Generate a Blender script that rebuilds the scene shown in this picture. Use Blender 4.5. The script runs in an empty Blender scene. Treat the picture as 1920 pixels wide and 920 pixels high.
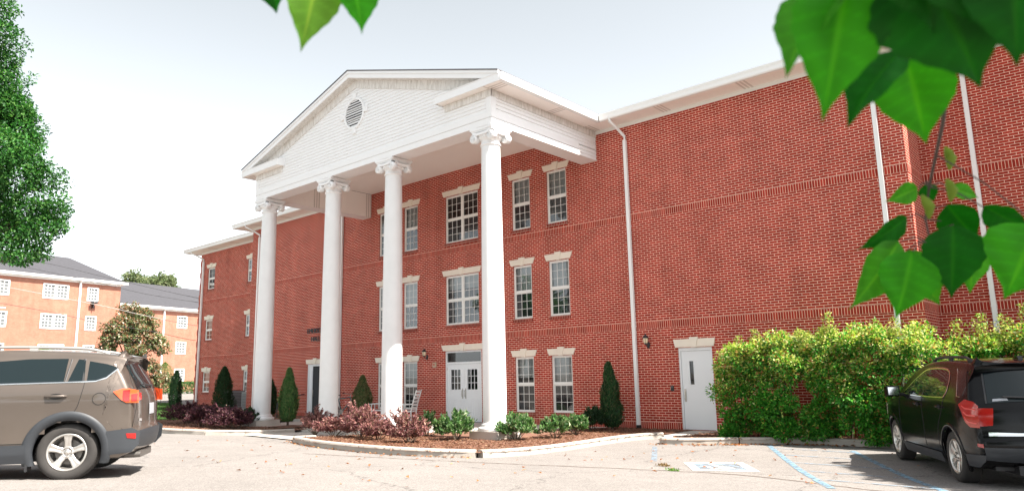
import bpy, bmesh, math, random
import numpy as np
from mathutils import Vector, Matrix

# ------------------------------------------------------------------ camera, world, sun, exposure
scn = bpy.context.scene
COL = scn.collection
rng = np.random.default_rng(7)
random.seed(7)

CAM_LOC = Vector((10.0015, -18.4698, 1.5374))
CAM_X = Vector((0.75324, 0.65741, -0.02090))
CAM_F = Vector((-0.64664, 0.74173, 0.17817))
cd = bpy.data.cameras.new('camera')
cam = bpy.data.objects.new('camera', cd)
COL.objects.link(cam)
fw = CAM_F.normalized()
rx = (CAM_X - fw * CAM_X.dot(fw)).normalized()
uy = rx.cross(fw)
cam.matrix_world = Matrix(((rx.x, uy.x, -fw.x, CAM_LOC.x), (rx.y, uy.y, -fw.y, CAM_LOC.y), (rx.z, uy.z, -fw.z, CAM_LOC.z), (0, 0, 0, 1)))
cd.sensor_width = 36
cd.sensor_fit = 'HORIZONTAL'
cd.lens = 1354.36 / 1920 * 36
cd.clip_start = 0.05
cd.clip_end = 3000
cd.dof.use_dof = True
cd.dof.focus_distance = 21
cd.dof.aperture_fstop = 4.6
scn.camera = cam

SUN_AZ = math.radians(9.0)          # measured from +X towards +Y
SUN_EL = math.radians(53.2)
w = bpy.data.worlds.new('World')
scn.world = w
w.use_nodes = True
nt = w.node_tree
sky = nt.nodes.new('ShaderNodeTexSky')
sky.sky_type = 'NISHITA'
sky.sun_disc = False
sky.sun_elevation = SUN_EL
sky.sun_rotation = math.pi / 2 - SUN_AZ
sky.altitude = 200
sky.air_density = .5
sky.dust_density = 1.0
sky.ozone_density = 1.0
bg = nt.nodes['Background']
bg.inputs['Strength'].default_value = 0.096
hz = nt.nodes.new('ShaderNodeHueSaturation')      # milky, hazy sky
hz.inputs['Saturation'].default_value = .20
hz.inputs['Hue'].default_value = .462
nt.links.new(sky.outputs[0], hz.inputs['Color'])
nt.links.new(hz.outputs[0], bg.inputs['Color'])
sl = bpy.data.lights.new('sun', 'SUN')
sl.energy = 3.35
sl.angle = math.radians(0.55)
sl.color = (1.0, 0.93, 0.84)
so = bpy.data.objects.new('sun', sl)
COL.objects.link(so)
sdir = Vector((math.cos(SUN_EL) * math.cos(SUN_AZ), math.cos(SUN_EL) * math.sin(SUN_AZ), math.sin(SUN_EL)))
so.rotation_euler = (-sdir).to_track_quat('-Z', 'Y').to_euler()
so.location = sdir * 60
vs = scn.view_settings
vs.view_transform = 'Standard'
vs.look = 'None'
vs.gamma = 1
vs.use_curve_mapping = False
vs.exposure = 2.2
scn.cycles.max_bounces = 8
scn.cycles.transparent_max_bounces = 12
scn.cycles.use_denoising = True

# ------------------------------------------------------------------ helpers
def tag(o, label=None, cat=None, group=None, kind=None):
    if label: o['label'] = label
    if cat: o['category'] = cat
    if group: o['group'] = group
    if kind: o['kind'] = kind
    return o

def empty(name, loc=(0, 0, 0), rz=0.0, parent=None):
    o = bpy.data.objects.new(name, None)
    o.location = loc
    o.rotation_euler = (0, 0, rz)
    o.empty_display_size = 0.3
    if parent: o.parent = parent
    COL.objects.link(o)
    return o

class MB:
    """collects faces, then becomes one mesh object"""
    def __init__(s):
        s.v, s.f, s.uv, s.mi, s.sm = [], [], [], [], []
    def face(s, pts, uv=None, mi=0, smooth=False):
        b = len(s.v)
        s.v.extend([tuple(p) for p in pts])
        s.f.append(tuple(range(b, b + len(pts))))
        s.uv.append(uv)
        s.mi.append(mi); s.sm.append(smooth)
    def box(s, x0, x1, y0, y1, z0, z1, mi=0, skip=()):
        if x0 > x1: x0, x1 = x1, x0
        if y0 > y1: y0, y1 = y1, y0
        if z0 > z1: z0, z1 = z1, z0
        P = [(x0,y0,z0),(x1,y0,z0),(x1,y1,z0),(x0,y1,z0),(x0,y0,z1),(x1,y0,z1),(x1,y1,z1),(x0,y1,z1)]
        F = {'b':(0,3,2,1),'t':(4,5,6,7),'f':(0,1,5,4),'k':(2,3,7,6),'r':(1,2,6,5),'l':(3,0,4,7)}
        for k, q in F.items():
            if k in skip: continue
            pts = [P[i] for i in q]
            if k in 'fk': uv = [(p[0], p[2]) for p in pts]
            elif k in 'lr': uv = [(p[1], p[2]) for p in pts]
            else: uv = [(p[0], p[1]) for p in pts]
            s.face(pts, uv, mi)
    def prism(s, poly, a, b, fn, mi=0, smooth=False):
        """poly of 2-D points, extruded from a to b; fn(u, v, t) -> 3-D"""
        A = [fn(u, v, a) for u, v in poly]
        B = [fn(u, v, b) for u, v in poly]
        s.face(A[::-1], None, mi); s.face(B, None, mi)
        n = len(poly)
        for i in range(n):
            j = (i + 1) % n
            s.face([A[i], A[j], B[j], B[i]], None, mi, smooth)
    def grid(s, rows, mi=0, smooth=True, closed=False):
        """rows of equal length point lists, shared vertices"""
        b = len(s.v); m = len(rows[0])
        for r in rows: s.v.extend([tuple(p) for p in r])
        for i in range(len(rows) - 1):
            for j in range(m if closed else m - 1):
                k = (j + 1) % m
                s.f.append((b + i*m + j, b + i*m + k, b + (i+1)*m + k, b + (i+1)*m + j))
                s.uv.append(None); s.mi.append(mi); s.sm.append(smooth)
    def lathe(s, prof, c=(0, 0, 0), seg=24, axis='z', mi=0, smooth=True, caps=True):
        rows = []
        for r, h in prof:
            ring = []
            for k in range(seg):
                a = 2 * math.pi * k / seg
                x, y = r * math.cos(a), r * math.sin(a)
                if axis == 'z': p = (c[0] + x, c[1] + y, c[2] + h)
                elif axis == 'y': p = (c[0] + x, c[1] + h, c[2] + y)
                else: p = (c[0] + h, c[1] + x, c[2] + y)
                ring.append(p)
            rows.append(ring)
        s.grid(rows, mi, smooth, closed=True)
        if caps:
            s.face(rows[0][::-1], None, mi); s.face(rows[-1], None, mi)
    def tube(s, path, r, seg=8, mi=0, caps=True):
        path = [Vector(p) for p in path]
        n = len(path)
        rs = r if hasattr(r, '__len__') else [r] * n
        rows = []
        up = Vector((0, 0, 1))
        for i, p in enumerate(path):
            t = (path[min(i + 1, n - 1)] - path[max(i - 1, 0)]).normalized()
            u = up if abs(t.dot(up)) < .95 else Vector((1, 0, 0))
            a = t.cross(u).normalized(); b2 = t.cross(a).normalized()
            rows.append([p + (a * math.cos(2*math.pi*k/seg) + b2 * math.sin(2*math.pi*k/seg)) * rs[i] for k in range(seg)])
        s.grid(rows, mi, True, closed=True)
        if caps:
            s.face(rows[0][::-1], None, mi); s.face(rows[-1], None, mi)
    def build(s, name, mats, parent=None, flip=False):
        me = bpy.data.meshes.new(name)
        me.from_pydata(s.v, [], s.f)
        if not isinstance(mats, (list, tuple)): mats = [mats]
        for m in mats: me.materials.append(m)
        me.polygons.foreach_set('material_index', s.mi)
        me.polygons.foreach_set('use_smooth', s.sm)
        if any(u is not None for u in s.uv):
            ul = me.uv_layers.new(name='UVMap')
            flat = []
            for f, u in zip(s.f, s.uv):
                if u is None: flat.extend([0.0] * (2 * len(f)))
                else:
                    for a in u: flat.extend(a)
            ul.data.foreach_set('uv', flat)
        me.update()
        o = bpy.data.objects.new(name, me)
        COL.objects.link(o)
        if parent: o.parent = parent
        return o

def bevel(o, width=.01, seg=2, angle=35):
    m = o.modifiers.new('bevel', 'BEVEL')
    m.width = width; m.segments = seg; m.limit_method = 'ANGLE'; m.angle_limit = math.radians(angle)
    return o

def copy_tree(o, parent=None):
    c = o.copy(); COL.objects.link(c)
    if parent: c.parent = parent
    for ch in o.children: copy_tree(ch, c)
    return c

def gz(x, y):
    sp = np.log1p(np.exp(np.clip(-(y + 6) / .5, -40, 40))) * .5
    sp2 = np.log1p(np.exp(np.clip(-(x + 18), -40, 40)))
    return -.10 + .0487 * np.minimum(sp, 14) + np.minimum(.6, .025 * sp2)

# ------------------------------------------------------------------ materials
def newmat(name):
    m = bpy.data.materials.new(name); m.use_nodes = True
    return m, m.node_tree, m.node_tree.nodes['Principled BSDF']

def mat(name, col, rough=.6, metal=0, spec=.5, noise=0, nscale=8, bump=0, bscale=60, coat=0):
    m, t, b = newmat(name)
    b.inputs['Base Color'].default_value = (*col, 1)
    b.inputs['Roughness'].default_value = rough
    b.inputs['Metallic'].default_value = metal
    b.inputs['Specular IOR Level'].default_value = spec
    b.inputs['Coat Weight'].default_value = coat
    b.inputs['Coat Roughness'].default_value = .03
    if noise:
        tc = t.nodes.new('ShaderNodeTexCoord'); n = t.nodes.new('ShaderNodeTexNoise')
        n.inputs['Scale'].default_value = nscale; n.inputs['Detail'].default_value = 6
        t.links.new(tc.outputs['Object'], n.inputs['Vector'])
        mx = t.nodes.new('ShaderNodeMix'); mx.data_type = 'RGBA'
        mx.inputs['A'].default_value = (*[c * (1 - noise) for c in col], 1)
        mx.inputs['B'].default_value = (*[min(1, c * (1 + noise)) for c in col], 1)
        t.links.new(n.outputs['Fac'], mx.inputs['Factor'])
        t.links.new(mx.outputs['Result'], b.inputs['Base Color'])
    if bump:
        tc = t.nodes.new('ShaderNodeTexCoord'); n = t.nodes.new('ShaderNodeTexNoise')
        n.inputs['Scale'].default_value = bscale; n.inputs['Detail'].default_value = 4
        t.links.new(tc.outputs['Object'], n.inputs['Vector'])
        bp = t.nodes.new('ShaderNodeBump'); bp.inputs['Strength'].default_value = bump; bp.inputs['Distance'].default_value = .01
        t.links.new(n.outputs['Fac'], bp.inputs['Height']); t.links.new(bp.outputs['Normal'], b.inputs['Normal'])
    return m

def brick_mat(name, c1, c2, mortar, bw=.2032, rh=.0677, offset=.5, ms=.0058, var=.15):
    m, t, b = newmat(name)
    uv = t.nodes.new('ShaderNodeUVMap'); uv.uv_map = 'UVMap'
    br = t.nodes.new('ShaderNodeTexBrick')
    br.offset = offset; br.offset_frequency = 2; br.squash = 1
    br.inputs['Color1'].default_value = (*c1, 1); br.inputs['Color2'].default_value = (*c2, 1)
    br.inputs['Mortar'].default_value = (*mortar, 1)
    br.inputs['Scale'].default_value = 1
    br.inputs['Mortar Size'].default_value = ms
    br.inputs['Mortar Smooth'].default_value = .15
    br.inputs['Bias'].default_value = 0
    br.inputs['Brick Width'].default_value = bw; br.inputs['Row Height'].default_value = rh
    t.links.new(uv.outputs['UV'], br.inputs['Vector'])
    n = t.nodes.new('ShaderNodeTexNoise'); n.inputs['Scale'].default_value = 1.3; n.inputs['Detail'].default_value = 8; n.inputs['Roughness'].default_value = .65
    t.links.new(uv.outputs['UV'], n.inputs['Vector'])
    mr = t.nodes.new('ShaderNodeMapRange')
    mr.inputs['From Min'].default_value = .3; mr.inputs['From Max'].default_value = .7
    mr.inputs['To Min'].default_value = 1 - var; mr.inputs['To Max'].default_value = 1 + var
    t.links.new(n.outputs['Fac'], mr.inputs['Value'])
    mx = t.nodes.new('ShaderNodeMix'); mx.data_type = 'RGBA'; mx.blend_type = 'MULTIPLY'; mx.inputs['Factor'].default_value = 1
    t.links.new(br.outputs['Color'], mx.inputs['A']); t.links.new(mr.outputs['Result'], mx.inputs['B'])
    # rain streaks and soot: long, soft, vertical
    mp = t.nodes.new('ShaderNodeMapping'); mp.inputs['Scale'].default_value = (1.7, .16, 1)
    t.links.new(uv.outputs['UV'], mp.inputs['Vector'])
    n2 = t.nodes.new('ShaderNodeTexNoise'); n2.inputs['Scale'].default_value = 1.0; n2.inputs['Detail'].default_value = 7; n2.inputs['Roughness'].default_value = .6
    t.links.new(mp.outputs[0], n2.inputs['Vector'])
    mr2 = t.nodes.new('ShaderNodeMapRange'); mr2.inputs['From Min'].default_value = .36; mr2.inputs['From Max'].default_value = .6
    mr2.inputs['To Min'].default_value = .92; mr2.inputs['To Max'].default_value = 1.06
    t.links.new(n2.outputs['Fac'], mr2.inputs['Value'])
    mx2 = t.nodes.new('ShaderNodeMix'); mx2.data_type = 'RGBA'; mx2.blend_type = 'MULTIPLY'; mx2.inputs['Factor'].default_value = 1
    t.links.new(mx.outputs['Result'], mx2.inputs['A']); t.links.new(mr2.outputs['Result'], mx2.inputs['B'])
    t.links.new(mx2.outputs['Result'], b.inputs['Base Color'])
    b.inputs['Roughness'].default_value = .85; b.inputs['Specular IOR Level'].default_value = .08
    bp = t.nodes.new('ShaderNodeBump'); bp.invert = True; bp.inputs['Strength'].default_value = .6; bp.inputs['Distance'].default_value = .006
    t.links.new(br.outputs['Fac'], bp.inputs['Height']); t.links.new(bp.outputs['Normal'], b.inputs['Normal'])
    return m

def leaf_mat(name, trans=.35, rough=.5, spec=.2):
    """leaf colour comes from each leaf's own colour attribute"""
    m, t, b = newmat(name)
    at = t.nodes.new('ShaderNodeAttribute'); at.attribute_name = 'Col'
    t.links.new(at.outputs['Color'], b.inputs['Base Color'])
    b.inputs['Roughness'].default_value = rough; b.inputs['Specular IOR Level'].default_value = spec
    tr = t.nodes.new('ShaderNodeBsdfTranslucent')
    hs = t.nodes.new('ShaderNodeHueSaturation'); hs.inputs['Value'].default_value = 1.5; hs.inputs['Saturation'].default_value = 1.1
    t.links.new(at.outputs['Color'], hs.inputs['Color']); t.links.new(hs.outputs['Color'], tr.inputs['Color'])
    mx = t.nodes.new('ShaderNodeMixShader'); mx.inputs['Fac'].default_value = trans
    t.links.new(b.outputs[0], mx.inputs[1]); t.links.new(tr.outputs[0], mx.inputs[2])
    t.links.new(mx.outputs[0], t.nodes['Material Output'].inputs['Surface'])
    return m

def glass_mat(name, tint=(.75, .8, .82), refl=1.0):
    m, t, b = newmat(name)
    t.nodes.remove(b)
    tr = t.nodes.new('ShaderNodeBsdfTransparent'); tr.inputs['Color'].default_value = (*tint, 1)
    gl = t.nodes.new('ShaderNodeBsdfGlossy'); gl.inputs['Roughness'].default_value = .02
    fr = t.nodes.new('ShaderNodeFresnel'); fr.inputs['IOR'].default_value = 1.6
    mu = t.nodes.new('ShaderNodeMath'); mu.operation = 'MULTIPLY'; mu.use_clamp = True; mu.inputs[1].default_value = refl * 1.6
    t.links.new(fr.outputs[0], mu.inputs[0])
    mx = t.nodes.new('ShaderNodeMixShader')
    t.links.new(mu.outputs[0], mx.inputs['Fac']); t.links.new(tr.outputs[0], mx.inputs[1]); t.links.new(gl.outputs[0], mx.inputs[2])
    t.links.new(mx.outputs[0], t.nodes['Material Output'].inputs['Surface'])
    return m

M = {}
M['brick'] = brick_mat('red_brick', (.285, .028, .018), (.39, .043, .027), (.88, .60, .48))
M['soldier'] = brick_mat('red_brick_soldier', (.26, .027, .018), (.41, .048, .031), (.86, .57, .45), bw=.0677, rh=.2032, offset=0)
M['rowlock'] = brick_mat('red_brick_rowlock', (.16, .014, .012), (.26, .026, .018), (.62, .40, .31), bw=.0677, rh=.11, offset=0)
M['orange_brick'] = brick_mat('orange_brick', (.31, .130, .090), (.36, .160, .112), (.38, .21, .155), var=.12)
M['white'] = mat('white_paint', (.82, .82, .82), .45, noise=.03, nscale=3)
M['white_gloss'] = mat('white_column_paint', (.75, .75, .745), .38, noise=.06, nscale=3.5)
M['siding'] = mat('white_siding', (.84, .84, .84), .5, noise=.04, nscale=2)
M['stone'] = mat('cast_stone', (.78, .70, .60), .8, noise=.06, nscale=6, bump=.15)
M['trim'] = mat('window_vinyl', (.78, .77, .74), .4)
M['gutter'] = mat('gutter_white', (.80, .80, .79), .35)
M['shingle'] = mat('grey_shingle', (.12, .115, .125), .9, noise=.35, nscale=5, bump=.6, bscale=25)
M['shingle2'] = mat('grey_shingle_far', (.05, .05, .058), .9, noise=.2, nscale=3)
M['concrete'] = mat('concrete', (.46, .42, .38), .9, noise=.18, nscale=2.5, bump=.3, bscale=40)
M['kerb'] = mat('kerb_concrete', (.37, .335, .295), .9, noise=.25, nscale=3, bump=.35, bscale=30)
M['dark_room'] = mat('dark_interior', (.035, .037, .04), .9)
M['blind'] = mat('window_blind', (.74, .73, .70), .7)
M['screen'] = mat('insect_screen', (.10, .105, .11), .8)
M['glass'] = glass_mat('window_glass')
M['door_white'] = mat('door_paint', (.74, .76, .78), .4, noise=.02, nscale=3)
M['steel'] = mat('brushed_steel', (.45, .43, .40), .35, metal=1)
M['black_metal'] = mat('black_metal', (.015, .015, .016), .4)
M['lamp_glass'] = mat('lamp_glass', (.75, .62, .42), .15)
M['bark'] = mat('bark', (.10, .075, .055), .95, noise=.4, nscale=12, bump=.8, bscale=18)
M['leaf'] = leaf_mat('leaf', .35)
M['leaf_glossy'] = leaf_mat('leaf_glossy', .3, .42, .25)
M['leaf_dull'] = leaf_mat('leaf_dull', .25, .6, .25)
M['leaf_big'] = leaf_mat('large_leaf', .5, .5, .15)
M['twig'] = mat('twig_bark', (.07, .05, .04), .8)

def soffit_mat():
    """vinyl soffit: narrow grooves across, pairs of perforated strips now and then; UV u runs along the eave"""
    m, t, b = newmat('vinyl_soffit')
    uv = t.nodes.new('ShaderNodeUVMap'); uv.uv_map = 'UVMap'
    sp = t.nodes.new('ShaderNodeSeparateXYZ'); t.links.new(uv.outputs['UV'], sp.inputs[0])
    def mth(op, a, bv=None):
        n = t.nodes.new('ShaderNodeMath'); n.operation = op
        for i, q in enumerate((a, bv)):
            if q is None: continue
            if isinstance(q, (int, float)): n.inputs[i].default_value = q
            else: t.links.new(q, n.inputs[i])
        return n.outputs[0]
    fr = mth('FRACT', mth('DIVIDE', sp.outputs['X'], .105))
    groove = mth('LESS_THAN', fr, .13)
    panel = mth('LESS_THAN', mth('FRACT', mth('DIVIDE', sp.outputs['X'], 2.52)), .125)
    perf = mth('MULTIPLY', panel, mth('LESS_THAN', mth('FRACT', mth('DIVIDE', sp.outputs['X'], .105)), .55))
    mx = t.nodes.new('ShaderNodeMix'); mx.data_type = 'RGBA'
    mx.inputs['A'].default_value = (.95, .91, .87, 1); mx.inputs['B'].default_value = (.60, .56, .52, 1)
    t.links.new(mth('MULTIPLY', perf, .8), mx.inputs['Factor'])
    t.links.new(mx.outputs['Result'], b.inputs['Base Color'])
    b.inputs['Roughness'].default_value = .5
    bp = t.nodes.new('ShaderNodeBump'); bp.inputs['Strength'].default_value = .9; bp.inputs['Distance'].default_value = .012; bp.invert = True
    t.links.new(groove, bp.inputs['Height']); t.links.new(bp.outputs['Normal'], b.inputs['Normal'])
    return m
M['soffit'] = soffit_mat()

def stained_mat():
    """white board with grey mildew streaks (they stay on the board)"""
    m, t, b = newmat('mildewed_white_board')
    tc = t.nodes.new('ShaderNodeTexCoord')
    mp = t.nodes.new('ShaderNodeMapping'); mp.inputs['Scale'].default_value = (9, 9, 2.2)
    t.links.new(tc.outputs['Object'], mp.inputs['Vector'])
    n = t.nodes.new('ShaderNodeTexNoise'); n.inputs['Scale'].default_value = 1.4; n.inputs['Detail'].default_value = 9; n.inputs['Roughness'].default_value = .7
    t.links.new(mp.outputs[0], n.inputs['Vector'])
    cr = t.nodes.new('ShaderNodeValToRGB')
    cr.color_ramp.elements[0].position = .34; cr.color_ramp.elements[0].color = (.52, .49, .45, 1)
    cr.color_ramp.elements[1].position = .58; cr.color_ramp.elements[1].color = (.74, .72, .69, 1)
    t.links.new(n.outputs['Fac'], cr.inputs['Fac']); t.links.new(cr.outputs['Color'], b.inputs['Base Color'])
    b.inputs['Roughness'].default_value = .7
    return m
M['stained'] = stained_mat()

def asphalt_mat():
    m, t, b = newmat('weathered_asphalt')
    tc = t.nodes.new('ShaderNodeTexCoord')
    def noise(sc, det=4, ro=.6):
        n = t.nodes.new('ShaderNodeTexNoise'); n.inputs['Scale'].default_value = sc; n.inputs['Detail'].default_value = det; n.inputs['Roughness'].default_value = ro
        t.links.new(tc.outputs['Object'], n.inputs['Vector']); return n
    big = noise(.35, 5); mid = noise(2.2, 6, .7); fine = noise(55, 2)
    vo = t.nodes.new('ShaderNodeTexVoronoi'); vo.inputs['Scale'].default_value = 70
    t.links.new(tc.outputs['Object'], vo.inputs['Vector'])
    r1 = t.nodes.new('ShaderNodeValToRGB')
    r1.color_ramp.elements[0].position = .3; r1.color_ramp.elements[0].color = (.172, .160, .151, 1)
    r1.color_ramp.elements[1].position = .7; r1.color_ramp.elements[1].color = (.232, .215, .203, 1)
    ad = t.nodes.new('ShaderNodeMath'); ad.operation = 'ADD'
    ml = t.nodes.new('ShaderNodeMath'); ml.operation = 'MULTIPLY'; ml.inputs[1].default_value = .5
    t.links.new(big.outputs['Fac'], ad.inputs[0]); t.links.new(mid.outputs['Fac'], ad.inputs[1]); t.links.new(ad.outputs[0], ml.inputs[0])
    t.links.new(ml.outputs[0], r1.inputs['Fac'])
    # individual stones, lighter and darker
    r2 = t.nodes.new('ShaderNodeMapRange'); r2.inputs['To Min'].default_value = .72; r2.inputs['To Max'].default_value = 1.25
    sc = t.nodes.new('ShaderNodeSeparateColor'); t.links.new(vo.outputs['Color'], sc.inputs[0]); t.links.new(sc.outputs[0], r2.inputs['Value'])
    mx = t.nodes.new('ShaderNodeMix'); mx.data_type = 'RGBA'; mx.blend_type = 'MULTIPLY'; mx.inputs['Factor'].default_value = 1
    t.links.new(r1.outputs['Color'], mx.inputs['A']); t.links.new(r2.outputs['Result'], mx.inputs['B'])
    # wandering hairline cracks
    wv = t.nodes.new('ShaderNodeTexVoronoi'); wv.feature = 'DISTANCE_TO_EDGE'; wv.inputs['Scale'].default_value = .22
    wn = noise(1.6, 6, .7)
    va = t.nodes.new('ShaderNodeVectorMath'); va.operation = 'SCALE'; va.inputs['Scale'].default_value = .9
    t.links.new(wn.outputs['Color'], va.inputs[0])
    vb = t.nodes.new('ShaderNodeVectorMath'); vb.operation = 'ADD'
    t.links.new(tc.outputs['Object'], vb.inputs[0]); t.links.new(va.outputs[0], vb.inputs[1]); t.links.new(vb.outputs[0], wv.inputs['Vector'])
    ck = t.nodes.new('ShaderNodeMapRange'); ck.inputs['From Max'].default_value = .005; ck.inputs['To Min'].default_value = .45; ck.inputs['To Max'].default_value = 1
    t.links.new(wv.outputs['Distance'], ck.inputs['Value'])
    m2 = t.nodes.new('ShaderNodeMix'); m2.data_type = 'RGBA'; m2.blend_type = 'MULTIPLY'; m2.inputs['Factor'].default_value = 1
    t.links.new(mx.outputs['Result'], m2.inputs['A']); t.links.new(ck.outputs['Result'], m2.inputs['B'])
    t.links.new(m2.outputs['Result'], b.inputs['Base Color'])
    b.inputs['Roughness'].default_value = .92; b.inputs['Specular IOR Level'].default_value = .2
    bp = t.nodes.new('ShaderNodeBump'); bp.inputs['Strength'].default_value = .5; bp.inputs['Distance'].default_value = .006
    t.links.new(vo.outputs['Distance'], bp.inputs['Height']); t.links.new(bp.outputs['Normal'], b.inputs['Normal'])
    return m
M['asphalt'] = asphalt_mat()
M['mulch'] = mat('mulch', (.17, .085, .055), .95, noise=.6, nscale=30, bump=1, bscale=50)
M['grass_soil'] = mat('grass_soil', (.06, .085, .03), .95, noise=.4, nscale=4)

def worn_paint(name, col, wear=.45):
    m, t, b = newmat(name)
    b.inputs['Base Color'].default_value = (*col, 1); b.inputs['Roughness'].default_value = .8
    tc = t.nodes.new('ShaderNodeTexCoord'); n = t.nodes.new('ShaderNodeTexNoise')
    n.inputs['Scale'].default_value = 9; n.inputs['Detail'].default_value = 8; n.inputs['Roughness'].default_value = .75
    t.links.new(tc.outputs['Object'], n.inputs['Vector'])
    mr = t.nodes.new('ShaderNodeMapRange'); mr.inputs['From Min'].default_value = wear - .04; mr.inputs['From Max'].default_value = wear + .1
    t.links.new(n.outputs['Fac'], mr.inputs['Value'])
    tr = t.nodes.new('ShaderNodeBsdfTransparent'); mx = t.nodes.new('ShaderNodeMixShader')
    t.links.new(mr.outputs['Result'], mx.inputs['Fac']); t.links.new(tr.outputs[0], mx.inputs[1]); t.links.new(b.outputs[0], mx.inputs[2])
    t.links.new(mx.outputs[0], t.nodes['Material Output'].inputs['Surface'])
    return m
M['blue_paint'] = worn_paint('worn_blue_paint', (.15, .25, .33), .43)
M['pale_blue_paint'] = worn_paint('faded_blue_paint', (.20, .26, .32), .46)
M['white_paint_road'] = worn_paint('worn_white_paint', (.62, .62, .60), .36)

# ------------------------------------------------------------------ ground, beds, kerbs, markings
def axis(a, b, fine0, fine1, step, big):
    v = list(np.arange(fine0, fine1 + 1e-6, step))
    x = fine1
    st = step
    while x < b: st *= 1.35; x = min(b, x + st); v.append(x)
    x = fine0; st = step
    while x > a: st *= 1.35; x = max(a, x - st); v.insert(0, x)
    return np.array(v)
xs = axis(-900, 900, -40, 20, .8, 0); ys = axis(-600, 900, -24, 6, .6, 0)
g = MB()
g.grid([[(x, y, float(gz(x, y))) for x in xs] for y in ys], smooth=True)
tag(g.build('ground', M['asphalt']), kind='structure')

def sheet(name, poly, m, dz, kind='structure', cuts=4, follow=True, z=None):
    bm = bmesh.new()
    vs_ = [bm.verts.new((x, y, 0)) for x, y in poly]
    f = bm.faces.new(vs_)
    if f.normal.z < 0: f.normal_flip()
    bmesh.ops.triangulate(bm, faces=bm.faces[:])
    for _ in range(cuts):
        long = [e for e in bm.edges if e.calc_length() > .7]
        if not long: break
        bmesh.ops.subdivide_edges(bm, edges=long, cuts=1)
        bmesh.ops.triangulate(bm, faces=[q for q in bm.faces if len(q.verts) > 3])
    for v in bm.verts: v.co.z = (float(gz(v.co.x, v.co.y)) + dz) if z is None else z
    bm.normal_update()
    for q in bm.faces:
        if q.normal.z < 0: q.normal_flip()
    me = bpy.data.meshes.new(name); bm.to_mesh(me); bm.free()
    me.materials.append(m)
    o = bpy.data.objects.new(name, me); COL.objects.link(o)
    if kind: o['kind'] = kind
    return o

def resample(path, step=.25):
    P = [np.array(p, float) for p in path]
    out = [P[0]]
    for a, b in zip(P, P[1:]):
        n = max(1, int(np.linalg.norm(b - a) / step))
        for k in range(1, n + 1): out.append(a + (b - a) * k / n)
    return out

def smooth_path(path, it=2):
    P = [np.array(p, float) for p in path]
    for _ in range(it):
        Q = [P[0]]
        for a, b in zip(P, P[1:]): Q += [a * .75 + b * .25, a * .25 + b * .75]
        Q.append(P[-1]); P = Q
    return P

def kerb(path, width=.17, h=.15, smooth=True, inner=1):
    """kerb whose face line follows path; the bed lies on the left of travel when inner=1"""
    P = smooth_path(path, 2) if smooth else [np.array(p, float) for p in path]
    prof = [(0, -.05), (.012, h * .72), (.03, h * .93), (.055, h), (width - .02, h), (width, h - .02), (width, -.05)]
    rows = []
    for i, p in enumerate(P):
        t = P[min(i + 1, len(P) - 1)] - P[max(i - 1, 0)]; t /= np.linalg.norm(t) + 1e-9
        n = np.array([-t[1], t[0]]) * inner
        rows.append([(p[0] + n[0]*a, p[1] + n[1]*a, float(gz(*p)) + z) for a, z in prof])
    m = MB(); m.grid(rows, 0, False)
    m.face(rows[0], None); m.face(rows[-1][::-1], None)
    o = m.build('kerb', M['kerb'])
    return tag(o, kind='structure')

left_line = [(-23.5, -5.2), (-19.5, -6.9), (-16.2, -7.9), (-13.8, -8.25), (-11.9, -7.72)]
left_line2 = [(-11.86, -7.70), (-11.1, -7.0), (-10.75, -6.2), (-10.7, -5.35)]
mid1 = [(-7.25, -7.0), (-7.2, -7.75), (-5.8, -8.3), (-4.4, -8.66), (-2.3, -8.86), (-.93, -8.62), (-.10, -8.10)]
mid2 = [(-.02, -7.95), (.08, -7.2), (-.02, -5.5), (-.12, -3.1), (-.02, -2.3), (.30, -1.55)]
right1 = [(.86, -2.4), (.90, -3.05), (1.63, -2.86), (2.6, -2.2)]
right2 = [(2.62, -2.19), (3.4, -1.72), (4.37, -1.42), (5.7, -1.55), (8, -1.7), (16, -1.9)]
for p in (left_line, left_line2, mid1, mid2, right1, right2): kerb(p)

poly_left = [tuple(p) for p in smooth_path([(-21.6, -6.05)] + left_line[1:] + left_line2[1:], 1)] + [(-10.9, -4.6), (-14.9, -4.9), (-16.5, -4.2), (-17, -.1), (-23.4, -.1), (-23.6, 1.4), (-31.8, 1.4), (-31, .2), (-25, -1.6), (-20.6, -4.6)]
sheet('mulch_bed', poly_left, M['mulch'], .10)
poly_mid = [tuple(p) for p in smooth_path(mid1 + mid2, 1)] + [(.30, -.05), (-2.3, -.05), (-2.3, -5.08), (-7.1, -5.08)]
sheet('mulch_bed', poly_mid, M['mulch'], .10)
poly_right = [tuple(p) for p in smooth_path(right1 + right2, 1)] + [(16, 1.4), (6.3, 1.4), (6.3, -.05), (1.15, -.05)]
sheet('mulch_bed', poly_right, M['mulch'], .10)
sheet('mulch_bed', [(-12.9, -5.05), (-11.6, -5.05), (-11.5, -4.0), (-13.0, -4.0)], M['mulch'], .135, cuts=1)

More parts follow.
